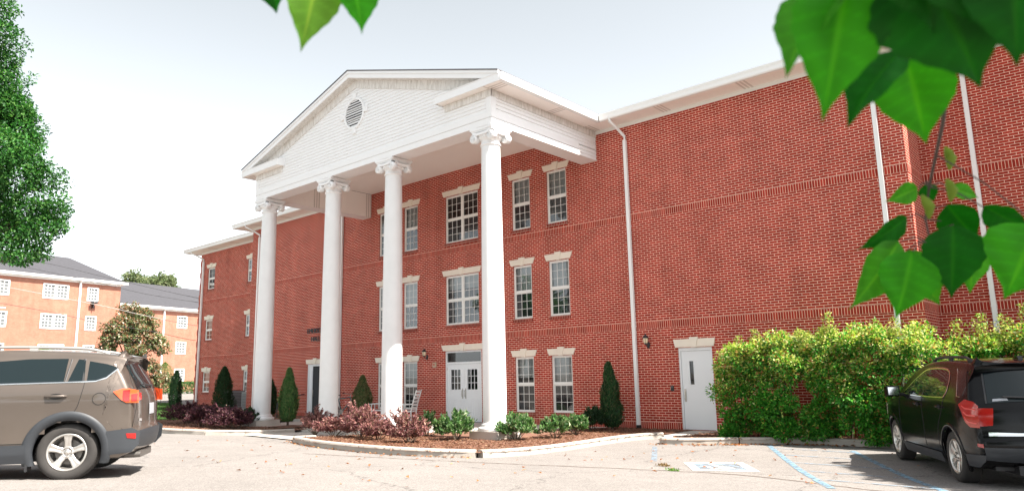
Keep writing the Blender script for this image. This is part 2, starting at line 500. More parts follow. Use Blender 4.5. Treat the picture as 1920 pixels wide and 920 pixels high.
# porch slab and the walk between the beds
pm = MB()
pm.box(-15.1, -2.32, -5.06, -.002, -.3, .0)
bevel(tag(pm.build('porch_floor', M['concrete']), kind='structure'), .012)
sheet('walk', [(-10.9, -7.0), (-7.25, -7.4), (-7.1, -5.07), (-10.9, -5.07)], M['concrete'], .03, cuts=3)
sheet('walk', [(.32, -1.6), (.84, -2.4), (1.12, -1.2), (1.12, -.03), (-.02, -.03), (-.02, -1.3)], M['concrete'], .075, cuts=2)
st = MB(); st.box(-.03, 1.06, -.75, -.004, -.2, -.012)
bevel(tag(st.build('door_landing', M['concrete']), kind='structure'), .01)
sheet('path', [(-36, -7.0), (-24.2, -6.0), (-23.9, -5.0), (-29.5, -4.7), (-38, -5.8)], M['concrete'], .05, cuts=4)
gr_poly = [(-36, -5.6), (-29.5, -4.6), (-23.6, -4.9), (-21.9, -5.75), (-20.75, -4.62), (-25.1, -1.5), (-31.1, .25), (-33.5, 1.5), (-38, 1.0)]
sheet('lawn', gr_poly, M['grass_soil'], .03, cuts=5)
tag(bpy.data.objects['lawn'], kind='structure')

def stripe(name, a, b, wd, m, dz=.006):
    a = np.array(a, float); b = np.array(b, float)
    t = (b - a) / np.linalg.norm(b - a); n = np.array([-t[1], t[0]]) * wd / 2
    k = max(2, int(np.linalg.norm(b - a) / .5))
    rows = []
    for i in range(k + 1):
        p = a + (b - a) * i / k
        rows.append([(*(p - n), float(gz(*(p - n))) + dz), (*(p + n), float(gz(*(p + n))) + dz)])
    q = MB(); q.grid(rows, 0, False)
    return tag(q.build(name, m), kind='structure')
stripe('parking_line', (1.22, -3.6), (2.75, -6.25), .11, M['pale_blue_paint'])
stripe('parking_line', (3.28, -2.15), (6.62, -8.34), .11, M['blue_paint'])
stripe('parking_line', (5.12, -2.42), (8.35, -8.7), .11, M['blue_paint'])
for k in range(5):                                   # hatching of the access aisle
    s0 = np.array((3.55, -2.65)) + k * np.array((.62, -1.15))
    s1 = np.array((5.30, -2.75)) + k * np.array((.58, -1.15))
    stripe('parking_line', s0, s1, .09, M['pale_blue_paint'], .0075)
# accessible-parking panel: white border, faded blue field, wheelchair figure
hc = [np.array(p) for p in ((3.25, -6.05), (4.12, -5.45), (4.98, -6.72), (4.12, -7.35))]
def hcp(u, v):                                       # u along the first edge, v towards the lane
    return (hc[0] * (1 - u) + hc[1] * u) * (1 - v) + (hc[3] * (1 - u) + hc[2] * u) * v
def hc_poly(name, pts, m, dz):
    q = MB(); q.face([(*hcp(u, v), float(gz(*hcp(u, v))) + dz) for u, v in pts])
    return tag(q.build(name, m), kind='structure')
def frame_poly(a, b):
    q = MB()
    O = [(a, a), (1 - a, a), (1 - a, 1 - a), (a, 1 - a)]; I = [(b, b), (1 - b, b), (1 - b, 1 - b), (b, 1 - b)]
    for i in range(4):
        j = (i + 1) % 4
        q.face([(*hcp(*p), float(gz(*hcp(*p))) + .006) for p in (O[i], O[j], I[j], I[i])])
    return tag(q.build('accessible_parking_border', M['white_paint_road']), kind='structure')
frame_poly(0, .13)
hc_poly('accessible_parking_field', [(.14, .14), (.86, .14), (.86, .86), (.14, .86)], M['pale_blue_paint'], .0065)
q = MB()
def hseg(a, b, wd):
    a = np.array(a); b = np.array(b); t = (b - a) / np.linalg.norm(b - a); n = np.array([-t[1], t[0]]) * wd / 2
    q.face([(*hcp(*p), float(gz(*hcp(*p))) + .0105) for p in (a - n, b - n, b + n, a + n)])
for k in range(14):
    a0 = math.radians(-20 + 17 * k); a1 = math.radians(-20 + 17 * (k + 1))
    hseg((.48 + .17 * math.cos(a0), .60 + .17 * math.sin(a0)), (.48 + .17 * math.cos(a1), .60 + .17 * math.sin(a1)), .04)
hseg((.44, .34), (.46, .56), .06); hseg((.46, .56), (.62, .56), .05); hseg((.62, .54), (.68, .72), .05); hseg((.45, .44), (.58, .44), .04)
q.face([(*hcp(.43 + .05 * math.cos(t), .25 + .05 * math.sin(t)), float(gz(*hcp(.43, .25))) + .0105) for t in np.linspace(0, 6.28, 13)[:-1]])
tag(q.build('accessible_parking_figure', M['white_paint_road']), kind='structure')

# ------------------------------------------------------------------ the brick hall
hall = tag(empty('brick_hall'), 'three-storey red brick hall with a white four-column portico and pediment', 'building')

def wall_xz(m, x0, x1, z0, z1, y, openings, rev=.10, mi=0):
    X = sorted({x0, x1, *[v for o in openings for v in o[:2]]}); Z = sorted({z0, z1, *[v for o in openings for v in o[2:]]})
    for a, b in zip(X, X[1:]):
        for c, d in zip(Z, Z[1:]):
            cx, cz = (a + b) / 2, (c + d) / 2
            if any(o[0] < cx < o[1] and o[2] < cz < o[3] for o in openings): continue
            m.face([(a, y, c), (b, y, c), (b, y, d), (a, y, d)], [(a, c), (b, c), (b, d), (a, d)], mi)
    for a, b, c, d in openings:
        m.face([(a, y, c), (a, y, d), (a, y + rev, d), (a, y + rev, c)], [(0, c), (0, d), (rev, d), (rev, c)], mi)
        m.face([(b, y, d), (b, y, c), (b, y + rev, c), (b, y + rev, d)], [(0, d), (0, c), (rev, c), (rev, d)], mi)
        m.face([(a, y, d), (b, y, d), (b, y + rev, d), (a, y + rev, d)], [(a, 0), (b, 0), (b, rev), (a, rev)], mi)
        m.face([(a, y, c), (a, y + rev, c), (b, y + rev, c), (b, y, c)], [(a, 0), (a, rev), (b, rev), (b, 0)], mi)

def lintel(x0, x1, z, y, parent, h=.205, flare=.085, key=.05, both=True):
    m = MB()
    fn = lambda u, v, t: (u, t, v)
    c = (x0 + x1) / 2; k0, k1 = .075, .115
    a0, a1 = x0 - .07, x1 + .07
    m.prism([(a0, z), (c - k0 - .004, z), (c - k1 - .004, z + h), (a0 - flare, z + h)], y - .035, y + .02, fn)
    m.prism([(c + k0 + .004, z), (a1, z), (a1 + flare, z + h), (c + k1 + .004, z + h)], y - .035, y + .02, fn)
    m.prism([(c - k0, z - .012), (c + k0, z - .012), (c + k1 + .012, z + h + key), (c - k1 - .012, z + h + key)], y - .06, y + .02, fn)
    return bevel(m.build('lintel', M['stone'], parent), .006)

def sill(x0, x1, z, y, parent):
    m = MB(); m.box(x0 - .01, x1 + .01, y - .03, y + .06, z - .112, z - .002)
    return m.build('sill', M['rowlock'], parent)

def window(x0, x1, z0, z1, y, blind=(.5, 1), cols=3, rows=3, double=False, lower_screen=True, sl=True):
    f = MB(); fr = .045
    yf = y + .045
    f.box(x0, x0 + fr, yf, yf + .055, z0, z1); f.box(x1 - fr, x1, yf, yf + .055, z0, z1)
    f.box(x0 + fr, x1 - fr, yf, yf + .055, z1 - fr, z1); f.box(x0 + fr, x1 - fr, yf, yf + .055, z0, z0 + fr)
    units = [(x0 + fr, x1 - fr)]
    if double:
        c = (x0 + x1) / 2
        f.box(c - .045, c + .045, yf, yf + .055, z0 + fr, z1 - fr)
        units = [(x0 + fr, c - .045), (c + .045, x1 - fr)]
    zm = (z0 + z1) / 2
    for a, b in units:
        f.box(a, b, yf + .008, yf + .05, zm - .03, zm + .03)
        for q0, q1, yo in ((zm + .03, z1 - fr, .016), (z0 + fr, zm - .03, .026)):
            s = .028
            f.box(a, a + s, yf + yo, yf + yo + .022, q0, q1); f.box(b - s, b, yf + yo, yf + yo + .022, q0, q1)
            f.box(a + s, b - s, yf + yo, yf + yo + .022, q0, q0 + s); f.box(a + s, b - s, yf + yo, yf + yo + .022, q1 - s, q1)
            for k in range(1, cols):
                xx = a + s + (b - a - 2 * s) * k / cols
                f.box(xx - .007, xx + .007, yf + yo + .003, yf + yo + .017, q0 + s, q1 - s)
            for k in range(1, rows):
                zz = q0 + s + (q1 - q0 - 2 * s) * k / rows
                f.box(a + s, b - s, yf + yo + .004, yf + yo + .016, zz - .007, zz + .007)
    wo = f.build('window', M['trim'], hall)
    p = MB()
    for a, b in units:
        p.face([(a, yf + .026, zm + .02), (b, yf + .026, zm + .02), (b, yf + .026, z1 - fr), (a, yf + .026, z1 - fr)])
        p.face([(a, yf + .036, z0 + fr), (b, yf + .036, z0 + fr), (b, yf + .036, zm - .02), (a, yf + .036, zm - .02)])
    p.build('pane', M['glass'], wo)
    H = z1 - z0
    if blind:
        m = MB(); zz = z0 + H * blind[0]; zt = z0 + H * blind[1]; yb = yf + .11
        n = int((zt - zz) / .05)
        for k in range(n):
            q = zz + .05 * k
            m.face([(x0, yb + .018, q), (x1, yb + .018, q), (x1, yb - .004, q + .047), (x0, yb - .004, q + .047)])
        m.build('blind', M['blind'], wo)
    if lower_screen:
        m = MB()
        for a, b in units:
            m.face([(a + .02, yf + .047, z0 + fr), (b - .02, yf + .047, z0 + fr), (b - .02, yf + .047, zm - .03), (a + .02, yf + .047, zm - .03)])
        m.build('insect_screen', M['mesh'], wo)
    if sl:
        lintel(x0, x1, z1 + .01, y, wo)
        sill(x0, x1, z0, y, wo)
    return wo

def mesh_screen():
    m, t, b = newmat('window_mesh')
    b.inputs['Base Color'].default_value = (.13, .135, .145, 1); b.inputs['Roughness'].default_value = .6
    tr = t.nodes.new('ShaderNodeBsdfTransparent'); mx = t.nodes.new('ShaderNodeMixShader'); mx.inputs[0].default_value = .5
    t.links.new(tr.outputs[0], mx.inputs[1]); t.links.new(b.outputs[0], mx.inputs[2]); t.links.new(mx.outputs[0], t.nodes['Material Output'].inputs['Surface'])
    return m
M['mesh'] = mesh_screen()

FZ = [(.385, 2.17), (3.43, 5.23), (6.47, 8.265)]
SX = [(-13.36, -12.54), (-11.805, -10.985), (-6.075, -5.255), (-4.525, -3.70)]
DX = (-9.42, -7.71)
YW = 1.49
LEFT_END, MAIN_L, MAIN_R, RIGHT_END, EAVE = -32.15, -23.5, 6.25, 17.0, 9.17
ops = [(a, b, c, d) for a, b in SX for c, d in FZ]
ops += [(DX[0], DX[1], *FZ[1]), (DX[0], DX[1], *FZ[2])]
ops += [(-9.457, -7.621, 0, 2.49), (0, 1.02, 0, 2.23), (-18.3, -17.1, 0, 2.25)]
wing = [(-31.2, -30.36), (-26.65, -25.81)]
WZ = [(1.01, 2.16), (3.95, 5.12), (6.90, 8.16)]
wops = [(a, b, c, d) for a, b in wing for c, d in WZ]
m = MB()
wall_xz(m, MAIN_L, MAIN_R, -.4, EAVE + .05, 0, ops)
wall_xz(m, LEFT_END, MAIN_L, -.2, EAVE + .05, YW, wops)
wall_xz(m, MAIN_R, RIGHT_END, -.4, EAVE + .05, YW, [])
m.face([(MAIN_R, 0, -.4), (MAIN_R, YW, -.4), (MAIN_R, YW, EAVE + .05), (MAIN_R, 0, EAVE + .05)], [(0, -.4), (YW, -.4), (YW, EAVE + .05), (0, EAVE + .05)])
m.face([(MAIN_L, YW, -.4), (MAIN_L, 0, -.4), (MAIN_L, 0, EAVE + .05), (MAIN_L, YW, EAVE + .05)], [(0, -.4), (YW, -.4), (YW, EAVE + .05), (0, EAVE + .05)])
for x, s in ((LEFT_END, 1), (RIGHT_END, -1)):
    m.face([(x, YW, -.4), (x, 14, -.4), (x, 14, EAVE + .05), (x, YW, EAVE + .05)][::-s], [(YW, -.4), (14, -.4), (14, EAVE + .05), (YW, EAVE + .05)][::-s])
m.face([(RIGHT_END, 14, -.4), (LEFT_END, 14, -.4), (LEFT_END, 14, EAVE + .05), (RIGHT_END, 14, EAVE + .05)], [(0, -.4), (50, -.4), (50, EAVE), (0, EAVE)])
m.build('wall', M['brick'], hall)
# dark rooms behind the glass
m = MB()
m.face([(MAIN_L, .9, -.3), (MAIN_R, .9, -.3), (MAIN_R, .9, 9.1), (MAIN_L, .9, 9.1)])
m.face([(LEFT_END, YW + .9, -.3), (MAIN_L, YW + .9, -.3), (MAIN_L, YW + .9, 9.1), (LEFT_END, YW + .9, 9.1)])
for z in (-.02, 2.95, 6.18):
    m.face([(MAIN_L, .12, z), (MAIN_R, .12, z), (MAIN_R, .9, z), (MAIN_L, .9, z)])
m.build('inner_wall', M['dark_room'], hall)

# quoin-like toothing on the far left corner, bands and base course
for k in range(13):
    z = .2 + k * .68
    m = MB(); m.box(LEFT_END - .03, LEFT_END + .3, YW - .02, YW + .3, z, z + .32); m.build('quoin', M['brick'], hall)
m = MB()
for z in (2.823, 6.078):
    for x0, x1, y in ((MAIN_L - .012, MAIN_R + .012, 0), (LEFT_END, MAIN_L - .012, YW), (MAIN_R + .012, RIGHT_END, YW)):
        for f in ('front',):
            a, b = z, z + .2032
            yy = y - .012
            m.face([(x0, yy, a), (x1, yy, a), (x1, yy, b), (x0, yy, b)], [(x0, 0), (x1, 0), (x1, .2032), (x0, .2032)])
            m.face([(x0, yy, b), (x1, yy, b), (x1, y + .001, b), (x0, y + .001, b)], [(x0, 0), (x1, 0), (x1, .01), (x0, .01)])
            m.face([(x0, y + .001, a), (x1, y + .001, a), (x1, yy, a), (x0, yy, a)], [(x0, 0), (x1, 0), (x1, .01), (x0, .01)])
    x = MAIN_R + .012
    m.face([(x, -.012, z), (x, YW, z), (x, YW, z + .2032), (x, -.012, z + .2032)], [(0, 0), (1.5, 0), (1.5, .2032), (0, .2032)])
m.build('soldier_band', M['soldier'], hall)
m = MB()
for x0, x1, y in ((MAIN_L, -18.3, 0), (-17.1, -9.46, 0), (-7.62, 0, 0), (1.02, MAIN_R + .006, 0), (MAIN_R + .006, RIGHT_END, YW), (LEFT_END, MAIN_L, YW)):
    m.face([(x0, y - .006, -.01), (x1, y - .006, -.01), (x1, y - .006, .193), (x0, y - .006, .193)], [(x0, 0), (x1, 0), (x1, .2032), (x0, .2032)])
    m.face([(x0, y - .006, .193), (x1, y - .006, .193), (x1, y + .001, .193), (x0, y + .001, .193)], [(x0, 0), (x1, 0), (x1, .01), (x0, .01)])
m.build('base_course', M['soldier'], hall)

bl = {(2, 0): (.62, 1), (3, 0): (.5, 1), (2, 1): (.5, 1), (3, 1): (.45, 1), (2, 2): (.5, 1), (3, 2): (.0, 1), (1, 2): (.5, 1), (1, 1): (.55, 1), (1, 0): (.5, 1)}
for i, (a, b) in enumerate(SX):
    for j, (c, d) in enumerate(FZ):
        window(a, b, c, d, 0, bl.get((i, j), (.5, 1)), lower_screen=not (i == 2 and j == 0))
window(DX[0], DX[1], *FZ[1], 0, (.72, 1), double=True)
window(DX[0], DX[1], *FZ[2], 0, None, double=True)
for a, b in wing:
    for c, d in WZ: window(a, b, c, d, YW, (.5, 1), cols=2, rows=2)

# --- doors
def panel_ring(m, x0, x1, z0, z1, y, wd=.02, d=.012):
    m.box(x0, x1, y - d, y, z0, z0 + wd); m.box(x0, x1, y - d, y, z1 - wd, z1)
    m.box(x0, x0 + wd, y - d, y, z0 + wd, z1 - wd); m.box(x1 - wd, x1, y - d, y, z0 + wd, z1 - wd)

dx0, dx1 = -9.457, -7.621
m = MB(); yf = .03
m.box(dx0, dx0 + .06, yf, yf + .09, 0, 2.49); m.box(dx1 - .06, dx1, yf, yf + .09, 0, 2.49)
m.box(dx0 + .06, dx1 - .06, yf, yf + .09, 2.43, 2.49); m.box(dx0 + .06, dx1 - .06, yf, yf + .09, 2.02, 2.09)
dd = bevel(m.build('double_door', M['door_white'], hall), .006)
m = MB(); m.face([(dx0 + .06, .075, 2.09), (dx1 - .06, .075, 2.09), (dx1 - .06, .075, 2.43), (dx0 + .06, .075, 2.43)])
m.build('transom_pane', M['glass'], dd)
cx = (dx0 + dx1) / 2
for s in (-1, 1):
    a, b = (dx0 + .064, cx - .004) if s < 0 else (cx + .004, dx1 - .064)
    m = MB(); y = .055
    g0, g1, h0, h1 = a + .19, b - .17, 1.12, 1.82
    if s > 0: g0, g1 = a + .17, b - .19
    m.box(a, g0, y, y + .045, .012, 2.015); m.box(g1, b, y, y + .045, .012, 2.015)
    m.box(g0, g1, y, y + .045, .012, h0); m.box(g0, g1, y, y + .045, h1, 2.015)
    for k in range(1, 3):
        xx = g0 + (g1 - g0) * k / 3; m.box(xx - .009, xx + .009, y + .004, y + .03, h0, h1)
        zz = h0 + (h1 - h0) * k / 3; m.box(g0, g1, y + .006, y + .028, zz - .009, zz + .009)
    panel_ring(m, g0 - .03, g1 + .03, h0 - .03, h1 + .03, y, .03, .012)
    mid = (a + b) / 2
    for p0, p1 in ((a + .12, mid - .03), (mid + .03, b - .12)): panel_ring(m, p0, p1, .2, .82, y, .018, .009)
    lf = bevel(m.build('door_leaf', M['door_white'], dd), .003, 1)
    m = MB(); m.face([(g0, y + .018, h0), (g1, y + .018, h0), (g1, y + .018, h1), (g0, y + .018, h1)])
    m.build('door_pane', M['glass'], lf)
    m = MB(); hx = cx + s * .075
    m.box(hx - .022, hx + .022, y - .006, y, .80, 1.16)
    m.tube([(hx, y - .006, .86), (hx, y - .05, .88), (hx, y - .055, .98), (hx, y - .05, 1.08), (hx, y - .006, 1.10)], .011, 8)
    m.build('door_handle', M['steel'], lf)
    m = MB()
    for z in (.25, 1.05, 1.85):
        hx = a - .004 if s < 0 else b + .004
        m.lathe([(.008, -.05), (.008, .05)], (hx, y - .004, z), 8)
    m.build('hinge', M['steel'], lf)
lintel(dx0, dx1, 2.50, 0, dd, h=.20, flare=.10)
m = MB(); m.box(dx0, dx1, -.03, .12, .001, .012); m.build('threshold', M['black_metal'], dd)

m = MB()                                             # single service door
m.box(0, .055, .025, .10, 0, 2.23); m.box(.965, 1.02, .025, .10, 0, 2.23); m.box(.055, .965, .025, .10, 2.14, 2.23)
sd = bevel(m.build('service_door', M['door_white'], hall), .005)
m = MB(); y = .05
m.box(.06, .30, y, y + .045, .012, 2.135); m.box(.42, .96, y, y + .045, .012, 2.135)
m.box(.30, .42, y, y + .045, .012, 1.22); m.box(.30, .42, y, y + .045, 1.86, 2.135)
panel_ring(m, .285, .435, 1.205, 1.875, y, .016, .008)
lf = bevel(m.build('door_leaf', M['door_white'], sd), .003, 1)
m = MB(); m.face([(.30, y + .02, 1.22), (.42, y + .02, 1.22), (.42, y + .02, 1.86), (.30, y + .02, 1.86)]); m.build('door_pane', M['glass'], lf)
m = MB(); m.box(.10, .155, y - .012, y, .76, 1.10); m.box(.11, .145, y - .035, y - .012, .98, 1.03)
m.tube([(.127, y - .012, .80), (.127, y - .055, .82), (.127, y - .055, .93), (.127, y - .012, .95)], .01, 8)
m.build('door_handle', M['steel'], lf)
m = MB()
for z in (.28, 1.2, 1.92): m.lathe([(.009, -.055), (.009, .055)], (.972, .044, z), 8)
m.build('hinge', M['steel'], sd)
lintel(0, 1.02, 2.245, 0, sd, h=.22, flare=.05)

m = MB()                                             # side entrance with a dark glass leaf
m.box(-18.3, -18.24, .02, .10, 0, 2.25); m.box(-17.16, -17.1, .02, .10, 0, 2.25); m.box(-18.24, -17.16, .02, .10, 2.16, 2.25)
m.box(-18.24, -17.96, .045, .09, .01, 2.16); panel_ring(m, -18.2, -18.0, .2, 2.0, .045, .02)
se = m.build('side_door', M['door_white'], hall)
m = MB(); m.box(-17.955, -17.165, .06, .10, .012, 2.155); lf = m.build('door_leaf', M['dark_room'], se)
m = MB(); m.box(-17.93, -17.90, .02, .058, .85, 1.15); m.build('door_handle', M['steel'], lf)
lintel(-18.3, -17.1, 2.26, 0, se, h=.2, flare=.03)

# --- eaves, gutters, roofs
def eave_run(ms, mg, mf, x0, x1, yw, y0):
    """soffit, fascia+gutter, wall-top strip along X"""
    ms.face([(x0, y0, EAVE), (x0, yw, EAVE), (x1, yw, EAVE), (x1, y0, EAVE)], [(x0, 0), (x0, .65), (x1, .65), (x1, 0)])
ms, mg, mf = MB(), MB(), MB()
OV = .66
PLX, PRX = -14.5, -2.48
def soffit_x(x0, x1, yw):
    ms = MB(); ms.face([(x0, yw - OV, EAVE), (x0, yw + .01, EAVE), (x1, yw + .01, EAVE), (x1, yw - OV, EAVE)], [(x0, 0), (x0, .65), (x1, .65), (x1, 0)]); ms.build('soffit', M['soffit'], hall)
soffit_x(MAIN_L - OV, PLX - .04, 0); soffit_x(PRX + .04, MAIN_R + OV, 0)
soffit_x(LEFT_END - OV, MAIN_L - .005, YW); soffit_x(MAIN_R + .005, RIGHT_END + OV, YW)
for x, s in ((MAIN_L, -1), (MAIN_R, 1), (LEFT_END, -1)):
    y1 = YW - OV if x != LEFT_END else 14
    y0 = .01 if x != LEFT_END else YW
    q = [(x, y0, EAVE), (x + s * OV, y0, EAVE), (x + s * OV, y1, EAVE), (x, y1, EAVE)]
    ms = MB(); ms.face(q if s < 0 else q[::-1], [(0, 0), (0, .6), (2, .6), (2, 0)]); ms.build('soffit', M['soffit'], hall)
GP = [(0, .0), (-.055, .0), (-.085, .03), (-.09, .12), (-.115, .19), (-.115, .215), (-.10, .215), (-.10, .19), (-.02, .19), (0, .22)]
def gutter_x(m, x0, x1, yb):
    m = MB(); m.prism([(a, EAVE - .01 + b) for a, b in GP][::-1], x0, x1, lambda u, v, t: (t, yb + u, v)); m.build('gutter', M['gutter'], hall)
def gutter_y(m, y0, y1, xb, s):
    pts = [(a, EAVE - .01 + b) for a, b in GP]
    m = MB(); m.prism(pts, y0, y1, lambda u, v, t: (xb - s * u, t, v)); m.build('gutter', M['gutter'], hall)
gutter_x(mg, -1.92 + .115, MAIN_R + OV + .115, -OV); gutter_x(mg, MAIN_L - OV - .115, -15.07 - .115, -OV)
gutter_x(mg, LEFT_END - OV - .115, MAIN_L - OV, YW - OV); gutter_x(mg, MAIN_R + OV, RIGHT_END + OV, YW - OV)
gutter_y(mg, -OV, YW - OV, MAIN_R + OV, 1); gutter_y(mg, -OV, YW - OV, MAIN_L - OV, -1)
gutter_y(mg, YW - OV, 14, LEFT_END - OV, -1)
gutter_y(mg, -5.20, -OV, -1.92, 1); gutter_y(mg, -5.20, -OV, -15.07, -1)
for bx in ((MAIN_L - .01, -14.5, -.02, 0), (-2.48, MAIN_R + .02, -.02, 0), (LEFT_END, MAIN_L - .01, YW - .02, YW), (MAIN_R + .02, RIGHT_END, YW - .02, YW), (MAIN_R, MAIN_R + .02, .001, YW)):
    m = MB(); m.box(*bx, 9.06, EAVE - .003); m.build('eave_strip', M['trim'], hall)
def hip(m, x0, x1, y0, y1, ze, pitch=.33):
    h = (y1 - y0) / 2; yr = (y0 + y1) / 2; zr = ze + h * pitch
    A, B, Cc, D = (x0, y0, ze), (x1, y0, ze), (x1, y1, ze), (x0, y1, ze); R0, R1 = (x0 + h, yr, zr), (x1 - h, yr, zr)
    m.face([A, B, R1, R0]); m.face([B, Cc, R1]); m.face([Cc, D, R0, R1]); m.face([D, A, R0])
m = MB(); zr = EAVE + .135
hip(m, MAIN_L - OV, MAIN_R + OV, -OV, 14.5, zr); hip(m, LEFT_END - OV, MAIN_L + 8, YW - OV, 14.4, zr - .004); hip(m, MAIN_R - 8, RIGHT_END + OV, YW - OV, 14.4, zr - .004)
m.build('roof', M['shingle'], hall)

# --- downspouts
def downspout(x, y, ytop, zb=-.02, elbow=True, top=EAVE - .01, offx=0):
    m = MB(); r = .042
    if elbow:
        m.tube([(x + offx, ytop - .06, top + .06), (x + offx, ytop - .06, top - .06), (x + offx * .7, (ytop + y) / 2, top - .22), (x, y - .06, top - .42), (x, y - .06, top - .56)], r * 1.05, 8)
        top = top - .54
    m.box(x - .05, x + .05, y - .105, y - .022, zb + .12, top)
    for z in (.6, 2.9, 5.9):
        if z < top: m.box(x - .056, x + .056, y - .11, y - .001, z, z + .03)
    o = m.build('downspout', M['gutter'], hall)
    m = MB(); m.box(x - .055, x + .055, y - .11, y - .017, zb, zb + .12); m.build('downspout_boot', M['black_metal'], o)
    return o
downspout(-1.36, 0, -OV, offx=-.1)
downspout(5.69, 0, -OV)
downspout(7.39, YW, YW - OV)
downspout(-15.86, 0, 0, elbow=False, top=9.1)
downspout(-22.75, 0, -OV, zb=.1, offx=-.25)
downspout(-31.72, YW, YW - OV, zb=.3, offx=-.3)

# --- portico
PL, PR, PF, PB = -14.5, -2.48, -4.89, 8.20
PC = (PL + PR) / 2
Y0 = -5.21                                            # front edge of the rake
GL, GR = -15.07, -1.92
SL = .302
def ztop(x): return 9.44 + ((GR - GL) / 2 - abs(x - PC)) * SL
pt = MB()
bw = .58
pt.box(PL + .012, PR - .012, PF + .012, PF + bw, PB + .01, 9.14)       # front beam
pt.box(PR - bw, PR - .012, PF + bw, -.003, PB + .01, 9.14); pt.box(PL + .012, PL + bw, PF + bw, -.003, PB + .01, 9.14)
port = pt.build('portico', M['white'], hall)
m = MB()                                             # boards wrapping the beam: two steps, and corner boards
for (za, zb, d) in ((PB, PB + .185, .02), (PB + .19, PB + .36, .035)):
    m.box(PL - d, PR + d, PF - d, PF + .012, za, zb)
    m.box(PR - .012, PR + d, PF + .012, -.95, za, zb); m.box(PL - d, PL + .012, PF + .012, -.95, za, zb)
for x in (PL, PR - .16): m.box(x - (.034 if x == PL else 0), x + .16 + (.034 if x != PL else 0), PF - .034, PF + .012, PB + .362, 8.98)
for x, s in ((PL, -1), (PR, 1)): m.box(x - s * .012, x + s * .034, PF + .0125, PF + .16, PB + .362, 8.98)
bevel(m.build('fascia_board', M['white'], port), .006)
# lap siding
def lap(m, z0, z1, step, ext, place):
    z = z0
    while z < z1 - 1e-4:
        zt = min(z + step, z1)
        a0, a1 = ext(z); b0, b1 = ext(zt)
        if a1 - a0 > .02:
            if b1 <= b0: b0 = b1 = (b0 + b1) / 2
            m.face([place(a0, .026, z), place(a1, .026, z), place(b1, .003, zt), place(b0, .003, zt)])
            m.face([place(a0, .001, z), place(a1, .001, z), place(a1, .026, z), place(a0, .026, z)])
        z += step
def gable_ext(z):
    if z <= 9.36: return PL + (.16 if z < 8.97 else .0), PR - (.16 if z < 8.97 else .0)
    hw = (GR - GL) / 2 - (z + .24 - 9.44) / SL
    return PC - hw, PC + hw
m = MB()
lap(m, PB + .362, 11.19, .108, gable_ext, lambda x, d, z: (x, PF - d, z))
lap(m, PB + .362, 9.16, .108, lambda z: (PF + .16, -.955 if z < 8.5 else -.003), lambda y, d, z: (PR + d, y, z))
lap(m, PB + .01, 9.16, .108, lambda z: (-.948, -.003), lambda y, d, z: (PR + d, y, z) ) if False else None
lap(m, PB + .01, PB + .35, .108, lambda z: (-.948, -.003), lambda y, d, z: (PR + d, y, z))
lap(m, PB + .362, 9.16, .108, lambda z: (-PF - .16, -.003) if False else (PF + .16, -.003), lambda y, d, z: (PL - d, y, z))
# solid backing so that no light passes
m.face([(PL, PF + .006, PB + .36), (PR, PF + .006, PB + .36), (PR, PF + .006, 9.36), (PC, PF + .006, 11.2), (PL, PF + .006, 9.36)])
m.build('siding', M['siding'], port)
# inner faces of the beams and the ceiling
m = MB()
yi, xl, xr = PF + bw + .001, PL + bw + .001, PR - bw - .001
m.face([(xl, -.003, PB + .01), (xl, yi, PB + .01), (xl, yi, 9.2), (xl, -.003, 9.2)], [(0, 0), (4.3, 0), (4.3, 1), (0, 1)])
m.face([(xr, yi, PB + .01), (xr, -.003, PB + .01), (xr, -.003, 9.2), (xr, yi, 9.2)], [(0, 0), (4.3, 0), (4.3, 1), (0, 1)])
m.face([(xr, yi, PB + .01), (xl, yi, PB + .01), (xl, yi, 9.2), (xr, yi, 9.2)][::-1], [(0, 0), (11, 0), (11, 1), (0, 1)])
m.face([(xl, yi, 9.21), (xl, -.003, 9.21), (xr, -.003, 9.21), (xr, yi, 9.21)], [(yi, 0), (0, 0), (0, 10), (yi, 10)])
m.build('porch_ceiling', M['soffit'], port)
# frieze boards with mildew, side soffits, rake soffit, rake fascia, returns
m = MB()
m.box(PR + .0, PR + .035, PF - .03, -.003, 8.965, EAVE - .003); m.box(PL - .035, PL, PF - .03, -.003, 8.965, EAVE - .003)
hw0 = (GR - GL) / 2
def rake_pts(off): return [(x, ztop(x) - off) for x in (PL - .02, PC, PR + .02)]
for i in range(2):
    (xa, za), (xb, zb) = rake_pts(.22)[i:i + 2]; (xa2, za2), (xb2, zb2) = rake_pts(.50)[i:i + 2]
    m.prism([(xa2, za2), (xb2, zb2), (xb, zb), (xa, za)], PF - .045, PF - .001, lambda u, v, t: (u, t, v))
for x0, x1 in ((PR - 1.76, PR + .035), (PL - .035, PL + 1.76)):
    m.box(x0, x1, PF - .05, PF - .002, 8.965, EAVE - .003)
m.build('frieze', M['stained'], port)
for x0, x1 in ((PR, GR), (GL, PL)):
    m = MB(); m.face([(x0, Y0, EAVE), (x0, -OV + .001, EAVE), (x1, -OV + .001, EAVE), (x1, Y0, EAVE)], [(Y0, 0), (-OV, 0), (-OV, .6), (Y0, .6)]); m.build('soffit', M['soffit'], port)
for x0, x1 in ((PR - 1.85, PR), (PL, PL + 1.85)):
    m = MB(); m.face([(x0, Y0, EAVE), (x0, PF, EAVE), (x1, PF, EAVE), (x1, Y0, EAVE)], [(x0, 0), (x0, .3), (x1, .3), (x1, 0)]); m.build('soffit', M['soffit'], port)
m = MB()
for i in range(2):
    (xa, za), (xb, zb) = [(GL, ztop(GL) - .22), (PC, ztop(PC) - .22), (GR, ztop(GR) - .22)][i:i + 2]
    m.face([(xa, Y0 + .02, za), (xa, PF, za), (xb, PF, zb), (xb, Y0 + .02, zb)], [(xa, 0), (xa, .3), (xb, .3), (xb, 0)])
